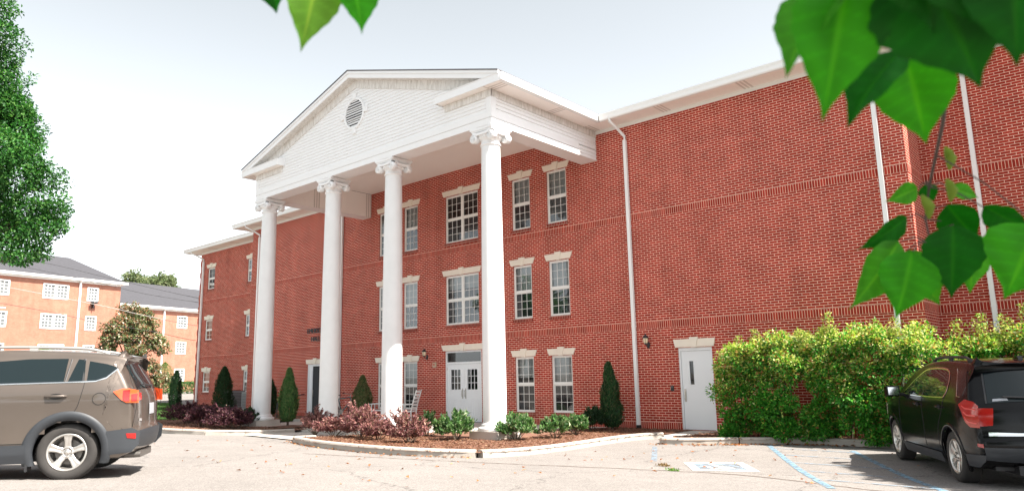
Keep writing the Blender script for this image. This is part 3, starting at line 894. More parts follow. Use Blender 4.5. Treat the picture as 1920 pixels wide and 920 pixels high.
m.build('rake_soffit', M['stained'], port)
m = MB()
fnf = lambda u, v, t: (u, t, v)
for i in range(2):
    (xa, za), (xb, zb) = [(GL - .02, ztop(GL)), (PC, ztop(PC)), (GR + .02, ztop(GR))][i:i + 2]
    m.prism([(xa, za - .23), (xb, zb - .23), (xb, zb - .012), (xa, za - .012)], Y0 - .002, Y0 + .025, fnf)
    m.prism([(xa, za - .09), (xb, zb - .09), (xb, zb - .008), (xa, za - .008)], Y0 - .03, Y0 - .0021, fnf)
for s, x1 in ((1, GR + .01), (-1, GL - .01)):
    xi = (PR - 1.88) if s > 0 else (PL + 1.88)
    a, b = sorted((xi, x1))
    m.box(a, b, Y0 - .004, Y0 + .02, EAVE - .012, EAVE + .20)
    m.box(xi - .01, xi + .01, Y0 + .02, PF, EAVE - .012, EAVE + .20)
    m.prism([(Y0 - .02, EAVE + .2), (PF, EAVE + .2), (PF, EAVE + .30), (Y0 - .02, EAVE + .215)], a, b, lambda u, v, t: (t, u, v))
m.build('rake_fascia', M['white'], port)
for xa, xb in ((GR - .02, GR - .001), (GL + .001, GL + .02)):
    m = MB(); m.box(xa, xb, Y0 + .03, -OV, EAVE - .008, 9.425); m.build('eave_fascia', M['gutter'], port)
m = MB()
for s in (-1, 1):
    xe = GL - .015 if s < 0 else GR + .015
    for d, f in ((0, 1), (.03, -1)):
        q = [(xe, Y0 - .05, ztop(xe) + d), (PC, Y0 - .05, ztop(PC) + d), (PC, 7, ztop(PC) + d), (xe, -.3, ztop(xe) + d)]
        if s > 0: q = q[::-1]
        m.face(q if d else q[::-1])
    q = [(xe, Y0 - .05, ztop(xe)), (PC, Y0 - .05, ztop(PC)), (PC, Y0 - .05, ztop(PC) + .03), (xe, Y0 - .05, ztop(xe) + .03)]
    m.face(q)
    m.face([(xe, Y0 - .05, ztop(xe)), (xe, -.3, ztop(xe)), (xe, -.3, ztop(xe) + .03), (xe, Y0 - .05, ztop(xe) + .03)])
m.build('portico_roof', M['shingle'], port)
# round gable vent
m = MB(); vc = (-8.50, 10.06); R = .455
ring = []
for k in range(48):
    a = 2 * math.pi * k / 48
    ring.append([(vc[0] + r * math.cos(a), PF + y, vc[1] + r * math.sin(a)) for r, y in ((R, .0), (R, -.06), (R + .075, -.06), (R + .075, 0))])
m.grid(ring + ring[:1], 0, False)
for a in (0, 90, 180, 270):
    ca, sa = math.cos(math.radians(a)), math.sin(math.radians(a))
    def kf(u, v, t): return (vc[0] + u * ca - v * sa, t, vc[1] + u * sa + v * ca)
    m.prism([(R + .04, -.075), (R + .24, -.10), (R + .24, .10), (R + .04, .075)], PF - .07, PF - .004, kf)
ve = m.build('gable_vent', M['white'], port)
m = MB(); m.face([(vc[0] + R * math.cos(a), PF - .021, vc[1] + R * math.sin(a)) for a in np.linspace(0, 2 * math.pi, 49)[:-1]][::-1]); m.build('vent_backing', M['dark_room'], ve)
m = MB(); n = 11
for k in range(n):
    z = -R + (k + .5) * 2 * R / n; hwid = math.sqrt(max(0, R * R - (abs(z) + .01) ** 2)) - .004
    if hwid > .03: m.prism([(-.052, z - .024), (-.047, z - .03), (-.024, z + .016), (-.029, z + .02)], vc[0] - hwid, vc[0] + hwid, lambda u, v, t: (t, PF + u, vc[1] + v))
m.build('vent_slats', M['white'], ve)

# --- columns
def column(x):
    y = -4.54
    m = MB()
    H0, H1 = .36, 7.72
    prof = [(.335, H0), (.318, H0 + .03), (.308, H0 + .07)]
    for k in range(13):
        t = k / 12; prof.append((.308 - .05 * t ** 1.7, H0 + .1 + (H1 - H0 - .1) * t))
    m.lathe(prof, (x, y, 0), 48, caps=False)
    c = m.build('column', M['white_gloss'], hall)
    m = MB()
    m.lathe([(.43, .20), (.44, .215), (.445, .25), (.435, .285), (.40, .30), (.375, .31), (.365, .33), (.37, .35), (.355, .37), (.33, .385), (.31, .39)], (x, y, 0), 48)
    m.build('column_base', M['white_gloss'], c)
    m = MB(); m.box(x - .47, x + .47, y - .46, y + .46, .001, .20)
    bevel(m.build('pedestal', M['concrete'], c), .012)
    m = MB()
    m.lathe([(.262, 7.70), (.285, 7.71), (.29, 7.735), (.275, 7.755), (.262, 7.77), (.262, 7.86), (.29, 7.875), (.325, 7.93), (.34, 7.985), (.30, 8.0)], (x, y, 0), 40)
    # eggs round the echinus
    for k in range(20):
        a = 2 * math.pi * k / 20
        m.lathe([(.002, -.045), (.022, -.03), (.028, 0), (.022, .03), (.002, .042)], (x + .322 * math.cos(a), y + .322 * math.sin(a), 7.935), 8, caps=False)
    # four corner scrolls: a disc with a raised spiral on the front, a band running over the echinus to its neighbour
    for sx in (-1, 1):
        for sy in (-1, 1):
            px, py, pz = x + sx * .318, y + sy * .29, 7.915
            m.lathe([(.02, -.085), (.112, -.085), (.126, -.07), (.118, 0), (.126, .07), (.112, .085), (.02, .085)], (px, py, pz), 28, axis='y')
            for side in (-1, 1):
                path = []
                for k in range(40):
                    a = k / 39 * 2.6 * 2 * math.pi; r = .105 * (1 - .82 * k / 39)
                    path.append((px + sx * r * math.cos(a + 1.57), py + side * .088, pz + r * math.sin(a + 1.57)))
                m.tube(path, .0115, 5)
                m.lathe([(.024, -.02), (.02, .02)], (px, py + side * .085, pz), 12, axis='y')
    for sy in (-1, 1):
        rows = []
        for k in range(13):
            t = -1 + 2 * k / 12
            zz = 8.07 - .035 * (1 - t * t)
            rows.append([(x + t * .335, y + sy * .225, zz - .07), (x + t * .335, y + sy * .375, zz - .06), (x + t * .335, y + sy * .375, zz + .012), (x + t * .335, y + sy * .225, zz + .012)])
        m.grid(rows, 0, False, closed=True)
    for sx in (-1, 1):
        rows = []
        for k in range(13):
            t = -1 + 2 * k / 12; d = .05 * (1 - t * t)
            rows.append([(x + sx * (.41 - d), y + t * .30, 7.99 - d), (x + sx * (.44 - d), y + t * .30, 8.06 - d * .3), (x + sx * .28, y + t * .30, 8.075), (x + sx * .27, y + t * .3, 7.97)])
        m.grid(rows, 0, True, closed=True)
    # abacus with hollowed sides
    out = []
    for k in range(4):
        a0 = math.radians(45 + 90 * k); a1 = a0 + math.pi / 2
        p0 = np.array((math.cos(a0), math.sin(a0))) * .575; p1 = np.array((math.cos(a1), math.sin(a1))) * .555
        for t in np.linspace(0, 1, 9)[:-1]:
            p = p0 * (1 - t) + p1 * t; p = p * (1 - .10 * 4 * t * (1 - t)); out.append(tuple(p))
    for z0, z1, s in ((8.083, 8.125, .93), (8.125, 8.195, 1.0)):
        m.prism(out, z0, z1, lambda u, v, t, s=s: (x + u * s, y + v * s, t))
    m.build('column_capital', M['white'], c)
    return c
for cxx in (-14.15, -10.10, -6.95, -2.84): column(cxx)

# ------------------------------------------------------------------ things fixed to the hall
def lantern(x, z, label):
    t = tag(empty('wall_lantern', (x, -.02, z)), label, 'wall lamp', 'wall lanterns on the hall')
    m = MB(); m.lathe([(.055, 0), (.05, -.02), (.02, -.025)], (0, .02, -.10), 14, axis='y'); m.box(-.03, .03, -.01, .018, -.2, -.02)
    m.tube([(0, 0, -.14), (0, -.06, -.16), (0, -.13, -.12), (0, -.14, -.06)], .012, 8); m.build('bracket', M['black_metal'], t)
    m = MB(); m.lathe([(.045, -.06), (.06, -.03), (.075, .08), (.07, .09)], (0, -.14, 0), 14); m.build('lamp_glass', M['lamp_glass'], t)
    m = MB(); m.lathe([(.095, .085), (.09, .10), (.05, .15), (.02, .175), (.012, .21), (.002, .22)], (0, -.14, 0), 14); m.lathe([(.02, -.1), (.05, -.07), (.05, -.058)], (0, -.14, 0), 14)
    for k in range(4):
        a = k * math.pi / 2 + .4
        m.tube([(.05 * math.cos(a), -.14 + .05 * math.sin(a), -.06), (.078 * math.cos(a), -.14 + .078 * math.sin(a), .09)], .006, 5)
    m.build('lamp_cap', M['black_metal'], t)
lantern(-.93, 2.46, 'black lantern on the brick wall between the downspout and the single white door')
lantern(-10.42, 2.42, 'black lantern on the shaded brick wall left of the white double doors')

t = tag(empty('card_reader', (-.24, 0, 1.12)), 'small black card reader on brick beside the single white door', 'card reader')
m = MB(); m.box(-.045, .045, -.03, -.001, -.075, .075); bevel(m.build('housing', M['black_metal'], t), .01)
m = MB(); m.box(-.03, .03, -.045, -.031, .02, .06); m.build('reader_cover', mat('grey_plastic', (.10, .10, .11), .4), t)
t = tag(empty('fire_alarm', (-10.0, 0, 2.02)), 'small beige alarm box on the brick wall below the lantern', 'alarm box')
m = MB(); m.box(-.08, .08, -.05, -.001, -.09, .09); bevel(m.build('housing', mat('beige_plastic', (.52, .42, .30), .5), t), .012)
m = MB(); m.box(-.04, .04, -.062, -.051, -.03, .05); m.build('strobe_lens', mat('alarm_red', (.5, .12, .07), .3), t)

def text_mesh(txt, size, depth, mt, parent, loc, name='letters'):
    cu = bpy.data.curves.new(name, 'FONT'); cu.body = txt; cu.size = size; cu.extrude = depth; cu.align_x = 'CENTER'
    tmp = bpy.data.objects.new('tmp', cu); COL.objects.link(tmp)
    bpy.context.view_layer.update()
    me = bpy.data.meshes.new_from_object(tmp.evaluated_get(bpy.context.evaluated_depsgraph_get()))
    bpy.data.objects.remove(tmp)
    me.materials.clear(); me.materials.append(mt)
    o = bpy.data.objects.new(name, me); COL.objects.link(o)
    o.rotation_euler = (math.pi / 2, 0, 0); o.location = loc
    if parent: o.parent = parent
    return o
t = tag(empty('hall_sign', (-17.70, -.03, 3.25)), 'dark raised letters spelling the hall name above the side door', 'sign')
text_mesh('EMERSON', .30, .015, M['black_metal'], t, (0, 0, .36))
text_mesh('HALL', .30, .015, M['black_metal'], t, (0, 0, 0))

# ------------------------------------------------------------------ neighbouring orange brick building
nb = tag(empty('brick_dormitory', (0, 0, 0)), 'pale orange brick three-storey building with grey hip roofs across the lot', 'building')
def wing_block(org, ang, x0, x1, depth, z0, ze, zr, hipx, wins, dsx, name):
    w_ = empty(name, (org[0], org[1], 0), math.radians(ang), nb)
    m = MB()
    ops_ = [(a, b, c, d) for a, b, c, d, _ in wins]
    wall_xz(m, x0, x1, z0, ze, 0, ops_, rev=.12)
    m.face([(x1, 0, z0), (x1, depth, z0), (x1, depth, ze), (x1, 0, ze)], [(0, z0), (depth, z0), (depth, ze), (0, ze)])
    m.face([(x0, depth, z0), (x0, 0, z0), (x0, 0, ze), (x0, depth, ze)], [(0, z0), (depth, z0), (depth, ze), (0, ze)])
    m.face([(x1, depth, z0), (x0, depth, z0), (x0, depth, ze), (x1, depth, ze)], [(0, z0), (20, z0), (20, ze), (0, ze)])
    m.build('wing_wall', M['orange_brick'], w_)
    m = MB(); o = .45; yr = depth / 2
    A, B, Cc, D = (x0 - o, -o, ze + .1), (x1 + o, -o, ze + .1), (x1 + o, depth + o, ze + .1), (x0 - o, depth + o, ze + .1)
    R0, R1 = (x0 - o if hipx is None else x0 - o, yr, zr), ((x1 + o) if hipx is None else hipx, yr, zr)
    m.face([A, B, R1, R0]); m.face([B, Cc, R1]); m.face([Cc, D, R0, R1]); m.face([D, A, R0])
    m.build('wing_roof', M['shingle2'], w_)
    m = MB(); m.box(x0 - o, x1 + o, -o - .06, -o + .02, ze - .12, ze + .12); m.box(x0, x1, -o + .02, .01, ze - .12, ze - .06)
    m.box(x1, x1 + o + .06, -o - .05, depth, ze - .12, ze + .118)
    m.box(x0, x1, -.04, 0, ze - .3, ze - .12); m.build('eave_trim', M['trim'], w_)
    for a, b, c, d, dbl in wins:
        f = MB(); fr = .11
        f.box(a - .04, a + fr, -.04, .07, c - .05, d + .05); f.box(b - fr, b + .04, -.04, .07, c - .05, d + .05)
        f.box(a + fr, b - fr, -.04, .07, d - fr * .8, d + .05); f.box(a + fr, b - fr, -.05, .07, c - .07, c + fr * .8)
        units = [(a + fr, b - fr)]
        if dbl: f.box((a + b) / 2 - .14, (a + b) / 2 + .14, -.035, .07, c + .08, d - .08); units = [(a + fr, (a + b) / 2 - .14), ((a + b) / 2 + .14, b - fr)]
        for u0, u1 in units:
            f.box(u0, u1, .01, .05, (c + d) / 2 - .04, (c + d) / 2 + .04)
            for k in (1, 2): xx = u0 + (u1 - u0) * k / 3; f.box(xx - .02, xx + .02, .02, .045, c + .08, d - .08)
            for q in (.27, .73): zz = c + (d - c) * q; f.box(u0, u1, .02, .044, zz - .02, zz + .02)
        wo = f.build('window', M['trim'], w_)
        p = MB(); p.face([(a, .055, c), (b, .055, c), (b, .055, d), (a, .055, d)]); p.build('pane', M['far_glass'], wo)
    for x in dsx:
        q = MB(); q.box(x - .09, x + .09, -.2, -.03, z0, ze - .3); q.tube([(x, -.12, ze - .35), (x, -.45, ze - .02)], .09, 8); q.build('downspout', M['gutter'], w_)
    return w_
def far_glass():
    m, t, b = newmat('far_window_glass')
    b.inputs['Base Color'].default_value = (.13, .14, .145, 1); b.inputs['Roughness'].default_value = .25; b.inputs['Specular IOR Level'].default_value = .3
    return m
M['far_glass'] = far_glass()
winsA = []
for zt in (11.70, 8.66, 5.62, 2.6):
    for a, b, dbl in ((3.6, 6.03, True), (8.0, 9.1, False), (-1.95, .5, True), (-6.5, -4.1, True), (-11, -8.6, True)): winsA.append((a, b, zt - 1.4, zt, dbl))
wing_block((-72.30, 1.29), 100.19, -22, 11.55, 9.5, .2, 12.42, 15.4, 8.3, winsA, (7.15, -9.0), 'front_wing')
winsB = [(7.42, 8.83, zt - 1.42, zt, False) for zt in (9.81, 6.62, 3.28)] + [(13, 14.4, zt - 1.42, zt, False) for zt in (9.81, 6.62, 3.28)] + [(1.2, 2.6, zt - 1.42, zt, False) for zt in (9.81, 6.62, 3.28)]
wing_block((-79.57, 14.92), 103.47, -3.5, 24, 9, .2, 10.68, 14.1, 20, winsB, (5.45,), 'rear_wing')
m = MB()                                             # bracket lamp under the top single window
m.box(8.35, 8.75, -.55, -.02, 10.0, 10.06); m.box(8.5, 8.6, -.4, -.02, 9.55, 10.0); m.box(8.2, 8.45, -.6, -.3, 10.06, 10.22); m.box(8.65, 8.9, -.6, -.3, 10.06, 10.22)
m.build('floodlight_bracket', M['black_metal'], bpy.data.objects['front_wing'])

# ------------------------------------------------------------------ cars
def car_paint(name, col, rough, coat=1.0, metal=0.0, spec=.5, dust=0):
    m, t, b = newmat(name)
    b.inputs['Base Color'].default_value = (*col, 1); b.inputs['Roughness'].default_value = rough
    b.inputs['Metallic'].default_value = metal; b.inputs['Coat Weight'].default_value = coat; b.inputs['Coat Roughness'].default_value = .03
    b.inputs['Specular IOR Level'].default_value = spec
    tc = t.nodes.new('ShaderNodeTexCoord'); n = t.nodes.new('ShaderNodeTexNoise'); n.inputs['Scale'].default_value = 3.0; n.inputs['Detail'].default_value = 7
    t.links.new(tc.outputs['Object'], n.inputs['Vector'])
    if dust:
        mx = t.nodes.new('ShaderNodeMix'); mx.data_type = 'RGBA'
        mx.inputs['A'].default_value = (*col, 1); mx.inputs['B'].default_value = (.30, .25, .20, 1)
        sx = t.nodes.new('ShaderNodeSeparateXYZ'); t.links.new(tc.outputs['Object'], sx.inputs[0])
        mr = t.nodes.new('ShaderNodeMapRange'); mr.inputs['From Min'].default_value = 1.0; mr.inputs['From Max'].default_value = .25; mr.inputs['To Max'].default_value = dust
        t.links.new(sx.outputs['Z'], mr.inputs['Value'])
        ml = t.nodes.new('ShaderNodeMath'); ml.operation = 'MULTIPLY'
        t.links.new(mr.outputs['Result'], ml.inputs[0]); t.links.new(n.outputs['Fac'], ml.inputs[1]); t.links.new(ml.outputs[0], mx.inputs['Factor'])
        t.links.new(mx.outputs['Result'], b.inputs['Base Color'])
    mr2 = t.nodes.new('ShaderNodeMapRange'); mr2.inputs['To Min'].default_value = rough * .8; mr2.inputs['To Max'].default_value = rough * 1.35
    t.links.new(n.outputs['Fac'], mr2.inputs['Value']); t.links.new(mr2.outputs['Result'], b.inputs['Roughness'])
    return m
M['bronze'] = car_paint('bronze_grey_paint', (.098, .079, .066), .42, .8, .5, dust=.35)
M['black_paint'] = car_paint('black_paint', (.004, .004, .0045), .14, .04, 0, .2)
M['cladding'] = mat('grey_cladding', (.030, .034, .040), .55, noise=.15, nscale=4)
M['dark_plastic'] = mat('dark_plastic', (.022, .022, .024), .5)
M['tyre'] = mat('tyre_rubber', (.035, .032, .030), .85, noise=.3, nscale=9)
M['alloy'] = mat('alloy_wheel', (.62, .60, .57), .33, metal=.85)
M['chrome'] = mat('chrome', (.75, .75, .74), .08, metal=1)
M['car_glass'] = mat('tinted_car_glass', (.008, .014, .016), .03, spec=.34)
M['seam'] = mat('panel_seam', (.008, .008, .008), .8)
def lens(name, col, em=0):
    return mat(name, col, .12, spec=.5, coat=.3)
M['red_lens'] = lens('red_lens', (.34, .012, .010))
M['orange_lens'] = lens('orange_lens', (.62, .085, .024))
M['clear_lens'] = lens('clear_lens', (.70, .62, .58))
M['bright_red'] = lens('bright_red_lens', (.60, .05, .045))
M['brake'] = mat('brake_disc', (.16, .15, .14), .5, metal=.6)

def catmull(P, n=8):
    P = [np.array(p, float) for p in P]; out = []
    for i in range(len(P) - 1):
        p0 = P[max(i - 1, 0)]; p1 = P[i]; p2 = P[i + 1]; p3 = P[min(i + 2, len(P) - 1)]
        for k in range(n):
            t = k / n
            out.append(.5 * ((2 * p1) + (-p0 + p2) * t + (2 * p0 - 5 * p1 + 4 * p2 - p3) * t * t + (-p0 + 3 * p1 - 3 * p2 + p3) * t ** 3))
    out.append(P[-1]); return out

class Car:
    """local axes: x forward from the rear axle, y to the left, z up from the road"""
    def __init__(s, root, prof, wz, wtab, xr, xf, paint, wheelbase, wheel_r, arch_r, crown):
        s.root = root; s.wz, s.wtab, s.xr, s.xf = wz, wtab, xr, xf
        s.wb, s.wr, s.ar = wheelbase, wheel_r, arch_r
        s.crown = crown
        s.P = catmull(prof, 7)
        s.body = s.make_body(paint)
    def W(s, x, z):
        w = float(np.interp(z, s.wz, s.wtab))
        d = x - s.xr
        if d < .75: w *= 1 - .135 * (1 - max(d, 0) / .75) ** 2.2
        d = s.xf - x
        if d < 1.0: w *= 1 - .20 * (1 - max(d, 0) / 1.0) ** 2
        return w
    def normal(s, i):
        a = s.P[max(i - 1, 0)]; b = s.P[min(i + 1, len(s.P) - 1)]; t = (b - a) / (np.linalg.norm(b - a) + 1e-9)
        return np.array([-t[1], t[0]])               # outward for a profile running rear -> roof -> front
    def crow(s, p, n): return s.crown[0] if n[0] < -.6 else (s.crown[2] if n[0] > .6 else s.crown[1])
    def make_body(s, paint):
        P = s.P; N = len(P)
        zb = .26
        bottom = [np.array((P[-1][0] + (P[0][0] - P[-1][0]) * k / 24, zb)) for k in range(1, 24)]
        Q = P + bottom
        xs_ = [p[0] for p in P]
        rows = []
        cr = np.array([s.crow(p, s.normal(i)) for i, p in enumerate(P)])
        ker = np.ones(9) / 9; cr = np.convolve(np.pad(cr, 4, mode='edge'), ker, 'valid')
        s.cr = cr
        for i, p in enumerate(Q):
            if i < N: n = s.normal(i); c = cr[i]; rr = .075
            else: n = np.array((0, -1.)); c = 0; rr = .04
            sx = min(max(p[0], s.xr + .55), s.xf - .7); sp = np.array((sx, .78))
            row = []
            pe = p - n * (c + rr)
            e = s.W(pe[0], pe[1])
            for k in range(7):
                y = (e - rr) * k / 6
                q = p - n * c * (k / 6) ** 2
                row.append((q[0], y, q[1]))
            for k in range(1, 5):
                a = k / 4 * math.pi / 2
                q = p - n * (c + rr * (1 - math.cos(a)))
                row.append((q[0], e - rr + rr * math.sin(a), q[1]))
            for k in range(1, 19):
                t = k / 18; q = pe * (1 - t) + sp * t
                row.append((q[0], s.W(q[0], q[1]), q[1]))
            rows.append(row)
        rows.append(rows[0])
        m = MB()
        def keep(pts):
            cx = sum(p[0] for p in pts) / 4; cy = abs(sum(p[1] for p in pts) / 4); cz = sum(p[2] for p in pts) / 4
            return not (cy > .55 and any((cx - a) ** 2 + (cz - s.wr) ** 2 < (s.ar - .012) ** 2 for a in (0, s.wb)))
        for sg in (1, -1):
            b = len(m.v); mm = len(rows[0])
            for r in rows: m.v.extend([(p[0], sg * p[1], p[2]) for p in r])
            for i in range(len(rows) - 1):
                for j in range(mm - 1):
                    f = (b + i*mm + j, b + i*mm + j + 1, b + (i+1)*mm + j + 1, b + (i+1)*mm + j)
                    if not keep([m.v[q] for q in f]): continue
                    m.f.append(f if sg > 0 else f[::-1]); m.uv.append(None); m.mi.append(0); m.sm.append(True)
        o = m.build('body', paint, s.root)
        bm = bmesh.new(); bm.from_mesh(o.data); bmesh.ops.remove_doubles(bm, verts=bm.verts, dist=.002); bmesh.ops.recalc_face_normals(bm, faces=bm.faces); bm.to_mesh(o.data); bm.free()
        # dark wheel wells and floor
        m = MB()
        for ax in (0, s.wb):
            rowsw = []
            for k in range(17):
                a = math.pi * k / 16
                rowsw.append([(ax + s.ar * math.cos(a), y, s.wr + s.ar * math.sin(a)) for y in (-.84, -.5, .5, .84)])
            m.grid(rowsw, 0, True)
        m.box(s.xr + .3, s.xf - .4, -.62, .62, .24, .34)
        for ax in (0, s.wb): m.tube([(ax, -.7, s.wr), (ax, .7, s.wr)], .05, 8)
        m.build('underbody', M['dark_plastic'], s.root)
        return o
    def side(s, name, outline, mt, off=.006, sg=1, parent=None, cut=.09, smooth_n=0, thick=0):
        if smooth_n:
            o2 = catmull(list(outline) + [outline[0]], smooth_n)[:-1]
        else: o2 = outline
        bm = bmesh.new()
        f = bm.faces.new([bm.verts.new((p[0], 0, p[1])) for p in o2])
        bmesh.ops.triangulate(bm, faces=bm.faces[:])
        for _ in range(4):
            lg = [e for e in bm.edges if e.calc_length() > cut]
            if not lg: break
            bmesh.ops.subdivide_edges(bm, edges=lg, cuts=1); bmesh.ops.triangulate(bm, faces=[q for q in bm.faces if len(q.verts) > 3])
        for v in bm.verts: v.co.y = sg * (s.W(v.co.x, v.co.z) + off)
        bm.normal_update()
        if sum(q.normal.y * q.calc_area() for q in bm.faces) * sg < 0: bmesh.ops.reverse_faces(bm, faces=bm.faces[:])
        for q in bm.faces: q.smooth = True
        me = bpy.data.meshes.new(name); bm.to_mesh(me); bm.free(); me.materials.append(mt)
        o = bpy.data.objects.new(name, me); COL.objects.link(o); o.parent = parent or s.root
        if thick:
            md = o.modifiers.new('solid', 'SOLIDIFY'); md.thickness = thick; md.offset = -1
        return o
    def strip(s, name, path, wd, mt, off=.008, sg=1, parent=None, closed=False, m=None):
        pts = [np.array(p, float) for p in path]
        n = len(pts); rows = []
        for i, p in enumerate(pts):
            a = pts[(i - 1) % n if closed else max(i - 1, 0)]; b = pts[(i + 1) % n if closed else min(i + 1, n - 1)]
            t = (b - a) / (np.linalg.norm(b - a) + 1e-9); nn = np.array([-t[1], t[0]]) * wd / 2
            q0, q1 = p - nn, p + nn
            rows.append([(q0[0], sg * (s.W(*q0) + off - .005), q0[1]), (p[0], sg * (s.W(*p) + off), p[1]), (q1[0], sg * (s.W(*q1) + off - .005), q1[1])])
        if closed: rows.append(rows[0])
        mm = m or MB(); mm.grid(rows, 0, True)
        if m is None: return mm.build(name, mt, parent or s.root)
    def rear_x(s, z, y, off=0):
        """point on the rear surface at height z"""
        best = None
        for i in range(len(s.P) - 1):
            a, b = s.P[i], s.P[i + 1]
            if a[0] > .2 and b[0] > .2: break
            if (a[1] - z) * (b[1] - z) <= 0 and abs(b[1] - a[1]) > 1e-6:
                t = (z - a[1]) / (b[1] - a[1]); best = (a + (b - a) * t, s.normal(i), s.cr[i])
        if best is None: best = (s.P[0], s.normal(0), s.cr[0])
        p, n, c = best
        pe = p - n * (c + .075); e = s.W(*pe) - .075
        tt = min(1.0, abs(y) / e); dep = c * tt ** 2
        if abs(y) > e: dep = c + .075 * (1 - math.sqrt(max(0, 1 - min(1, (abs(y) - e) / .075) ** 2)))
        return p[0] - n[0] * (dep - off), p[1] - n[1] * (dep - off)
    def rear(s, name, outline, mt, off=.006, parent=None, cut=.09):
        bm = bmesh.new()
        bm.faces.new([bm.verts.new((0, p[0], p[1])) for p in outline])
        bmesh.ops.triangulate(bm, faces=bm.faces[:])
        for _ in range(4):
            lg = [e for e in bm.edges if e.calc_length() > cut]
            if not lg: break
            bmesh.ops.subdivide_edges(bm, edges=lg, cuts=1); bmesh.ops.triangulate(bm, faces=[q for q in bm.faces if len(q.verts) > 3])
        for v in bm.verts:
            x, z = s.rear_x(v.co.z, v.co.y, off); v.co.x = x; v.co.z = z
        bm.normal_update()
        if sum(q.normal.x * q.calc_area() for q in bm.faces) > 0: bmesh.ops.reverse_faces(bm, faces=bm.faces[:])
        for q in bm.faces: q.smooth = True
        me = bpy.data.meshes.new(name); bm.to_mesh(me); bm.free(); me.materials.append(mt)
        o = bpy.data.objects.new(name, me); COL.objects.link(o); o.parent = parent or s.root
        return o
    def rear_strip(s, path, wd, m, off=.008):
        rows = []
        P = [np.array(p, float) for p in path]
        for i, p in enumerate(P):
            a = P[max(i - 1, 0)]; b = P[min(i + 1, len(P) - 1)]; t = (b - a) / (np.linalg.norm(b - a) + 1e-9); nn = np.array([-t[1], t[0]]) * wd / 2
            row = []
            for q in (p - nn, p, p + nn):
                x, z = s.rear_x(q[1], q[0], off); row.append((x, q[0], z))
            rows.append(row)
        m.grid(rows, 0, True)
    def arches(s, mt, wd, name, off=.012):
        for sg in (1, -1):
            for ax in (0, s.wb):
                rows = []
                for k in range(41):
                    a = math.radians(-22 + 224 * k / 40); row = []
                    for r, o in ((s.ar - .035, -.05), (s.ar - .025, off * .8), (s.ar + wd * .45, off), (s.ar + wd, off * .7), (s.ar + wd + .004, -.01)):
                        x, z = ax + r * math.cos(a), s.wr + r * math.sin(a); z2 = max(z, .2)
                        row.append((x, sg * (s.W(x, z2) + o), z2))
                    rows.append(row)
                m = MB(); m.grid(rows, 0, True); m.build(name, mt, s.root)
    def wheel(s, ax, sg, spokes, rim_r, double):
        R = s.wr; y0 = sg * (s.W(ax, .5) - .035)
        root = s.root
        m = MB()
        hw = .112
        def yy(v): return y0 - sg * hw + sg * v
        prof = [(rim_r - .005, hw - .015), (rim_r + .012, hw + .002), (R - .07, hw + .012), (R - .03, hw + .004), (R - .010, hw - .02), (R, hw - .05), (R, -hw + .05), (R - .010, -hw + .02), (R - .03, -hw), (rim_r, -hw + .01)]
        m.lathe([(r, yy(h)) for r, h in prof], (ax, 0, R), 56, axis='y', caps=False)
        for k in range(64):                            # shallow tread blocks
            a = 2 * math.pi * k / 64
            c, sn = math.cos(a), math.sin(a); t = .011
            for v0, v1 in ((hw - .052, hw - .026), (-hw + .026, -hw + .052)):
                P4 = [(ax + (R + .003) * c - t * sn, yy(v0), R + (R + .003) * sn + t * c), (ax + (R + .003) * c + t * sn, yy(v0), R + (R + .003) * sn - t * c),
                      (ax + (R - .004) * c + t * sn, yy(v1 + .01), R + (R - .004) * sn - t * c), (ax + (R - .004) * c - t * sn, yy(v1 + .01), R + (R - .004) * sn + t * c)]
                m.face(P4)
        wo = m.build('wheel', M['tyre'], root)
        m = MB()
        m.lathe([(r, yy(h)) for r, h in ((rim_r + .008, hw - .004), (rim_r + .004, hw + .004), (rim_r - .012, hw + .003), (rim_r - .02, hw - .02), (rim_r - .03, hw - .07), (rim_r - .03, -hw + .02))], (ax, 0, R), 56, axis='y', caps=False)
        m.lathe([(r, yy(h)) for r, h in ((.075, hw - .06), (.072, hw - .028), (.058, hw - .022), (.052, hw - .034), (.03, hw - .034), (.028, hw - .018), (.002, hw - .017))], (ax, 0, R), 28, axis='y', caps=False)
        for k in range(spokes):
            base = math.radians(90 + 360 / spokes * k)
            offs = (-.17, .17) if double else (0,)
            for dlt in offs:
                w0, w1 = (.030, .052) if not double else (.022, .020)
                rows = []
                for r, ww, dp in ((.055, w0 * 1.25, hw - .028), (.12, w0 * 1.1, hw - .016), (.17, (w0 + w1) / 2 * 1.05, hw - .010), (rim_r - .018, w1, hw - .006)):
                    a = base + dlt * (.55 + .45 * r / rim_r)
                    c, sn = math.cos(a), math.sin(a)
                    def pt(u, h): return (ax + r * c - u * sn, yy(h), R + r * sn + u * c)
                    rows.append([pt(-ww, dp - .045), pt(-ww, dp - .006), pt(-ww * .7, dp), pt(0, dp - .004), pt(ww * .7, dp), pt(ww, dp - .006), pt(ww, dp - .045)])
                m.grid(rows, 0, False)
        m.build('rim', M['alloy'], wo)
        m = MB()
        m.lathe([(.155, yy(hw - .10)), (.155, yy(hw - .115))], (ax, 0, R), 32, axis='y')
        m.lathe([(rim_r - .03, yy(-hw + .03)), (.01, yy(-hw + .03))], (ax, 0, R), 24, axis='y', caps=False)
        for k in range(5):
            a = math.radians(54 + 72 * k)
            m.lathe([(.011, yy(hw - .03)), (.011, yy(hw - .012)), (.004, yy(hw - .008))], (ax + .055 * math.cos(a), 0, R + .055 * math.sin(a)), 8, axis='y')
        m.build('wheel_nuts', M['brake'], wo)
        return wo
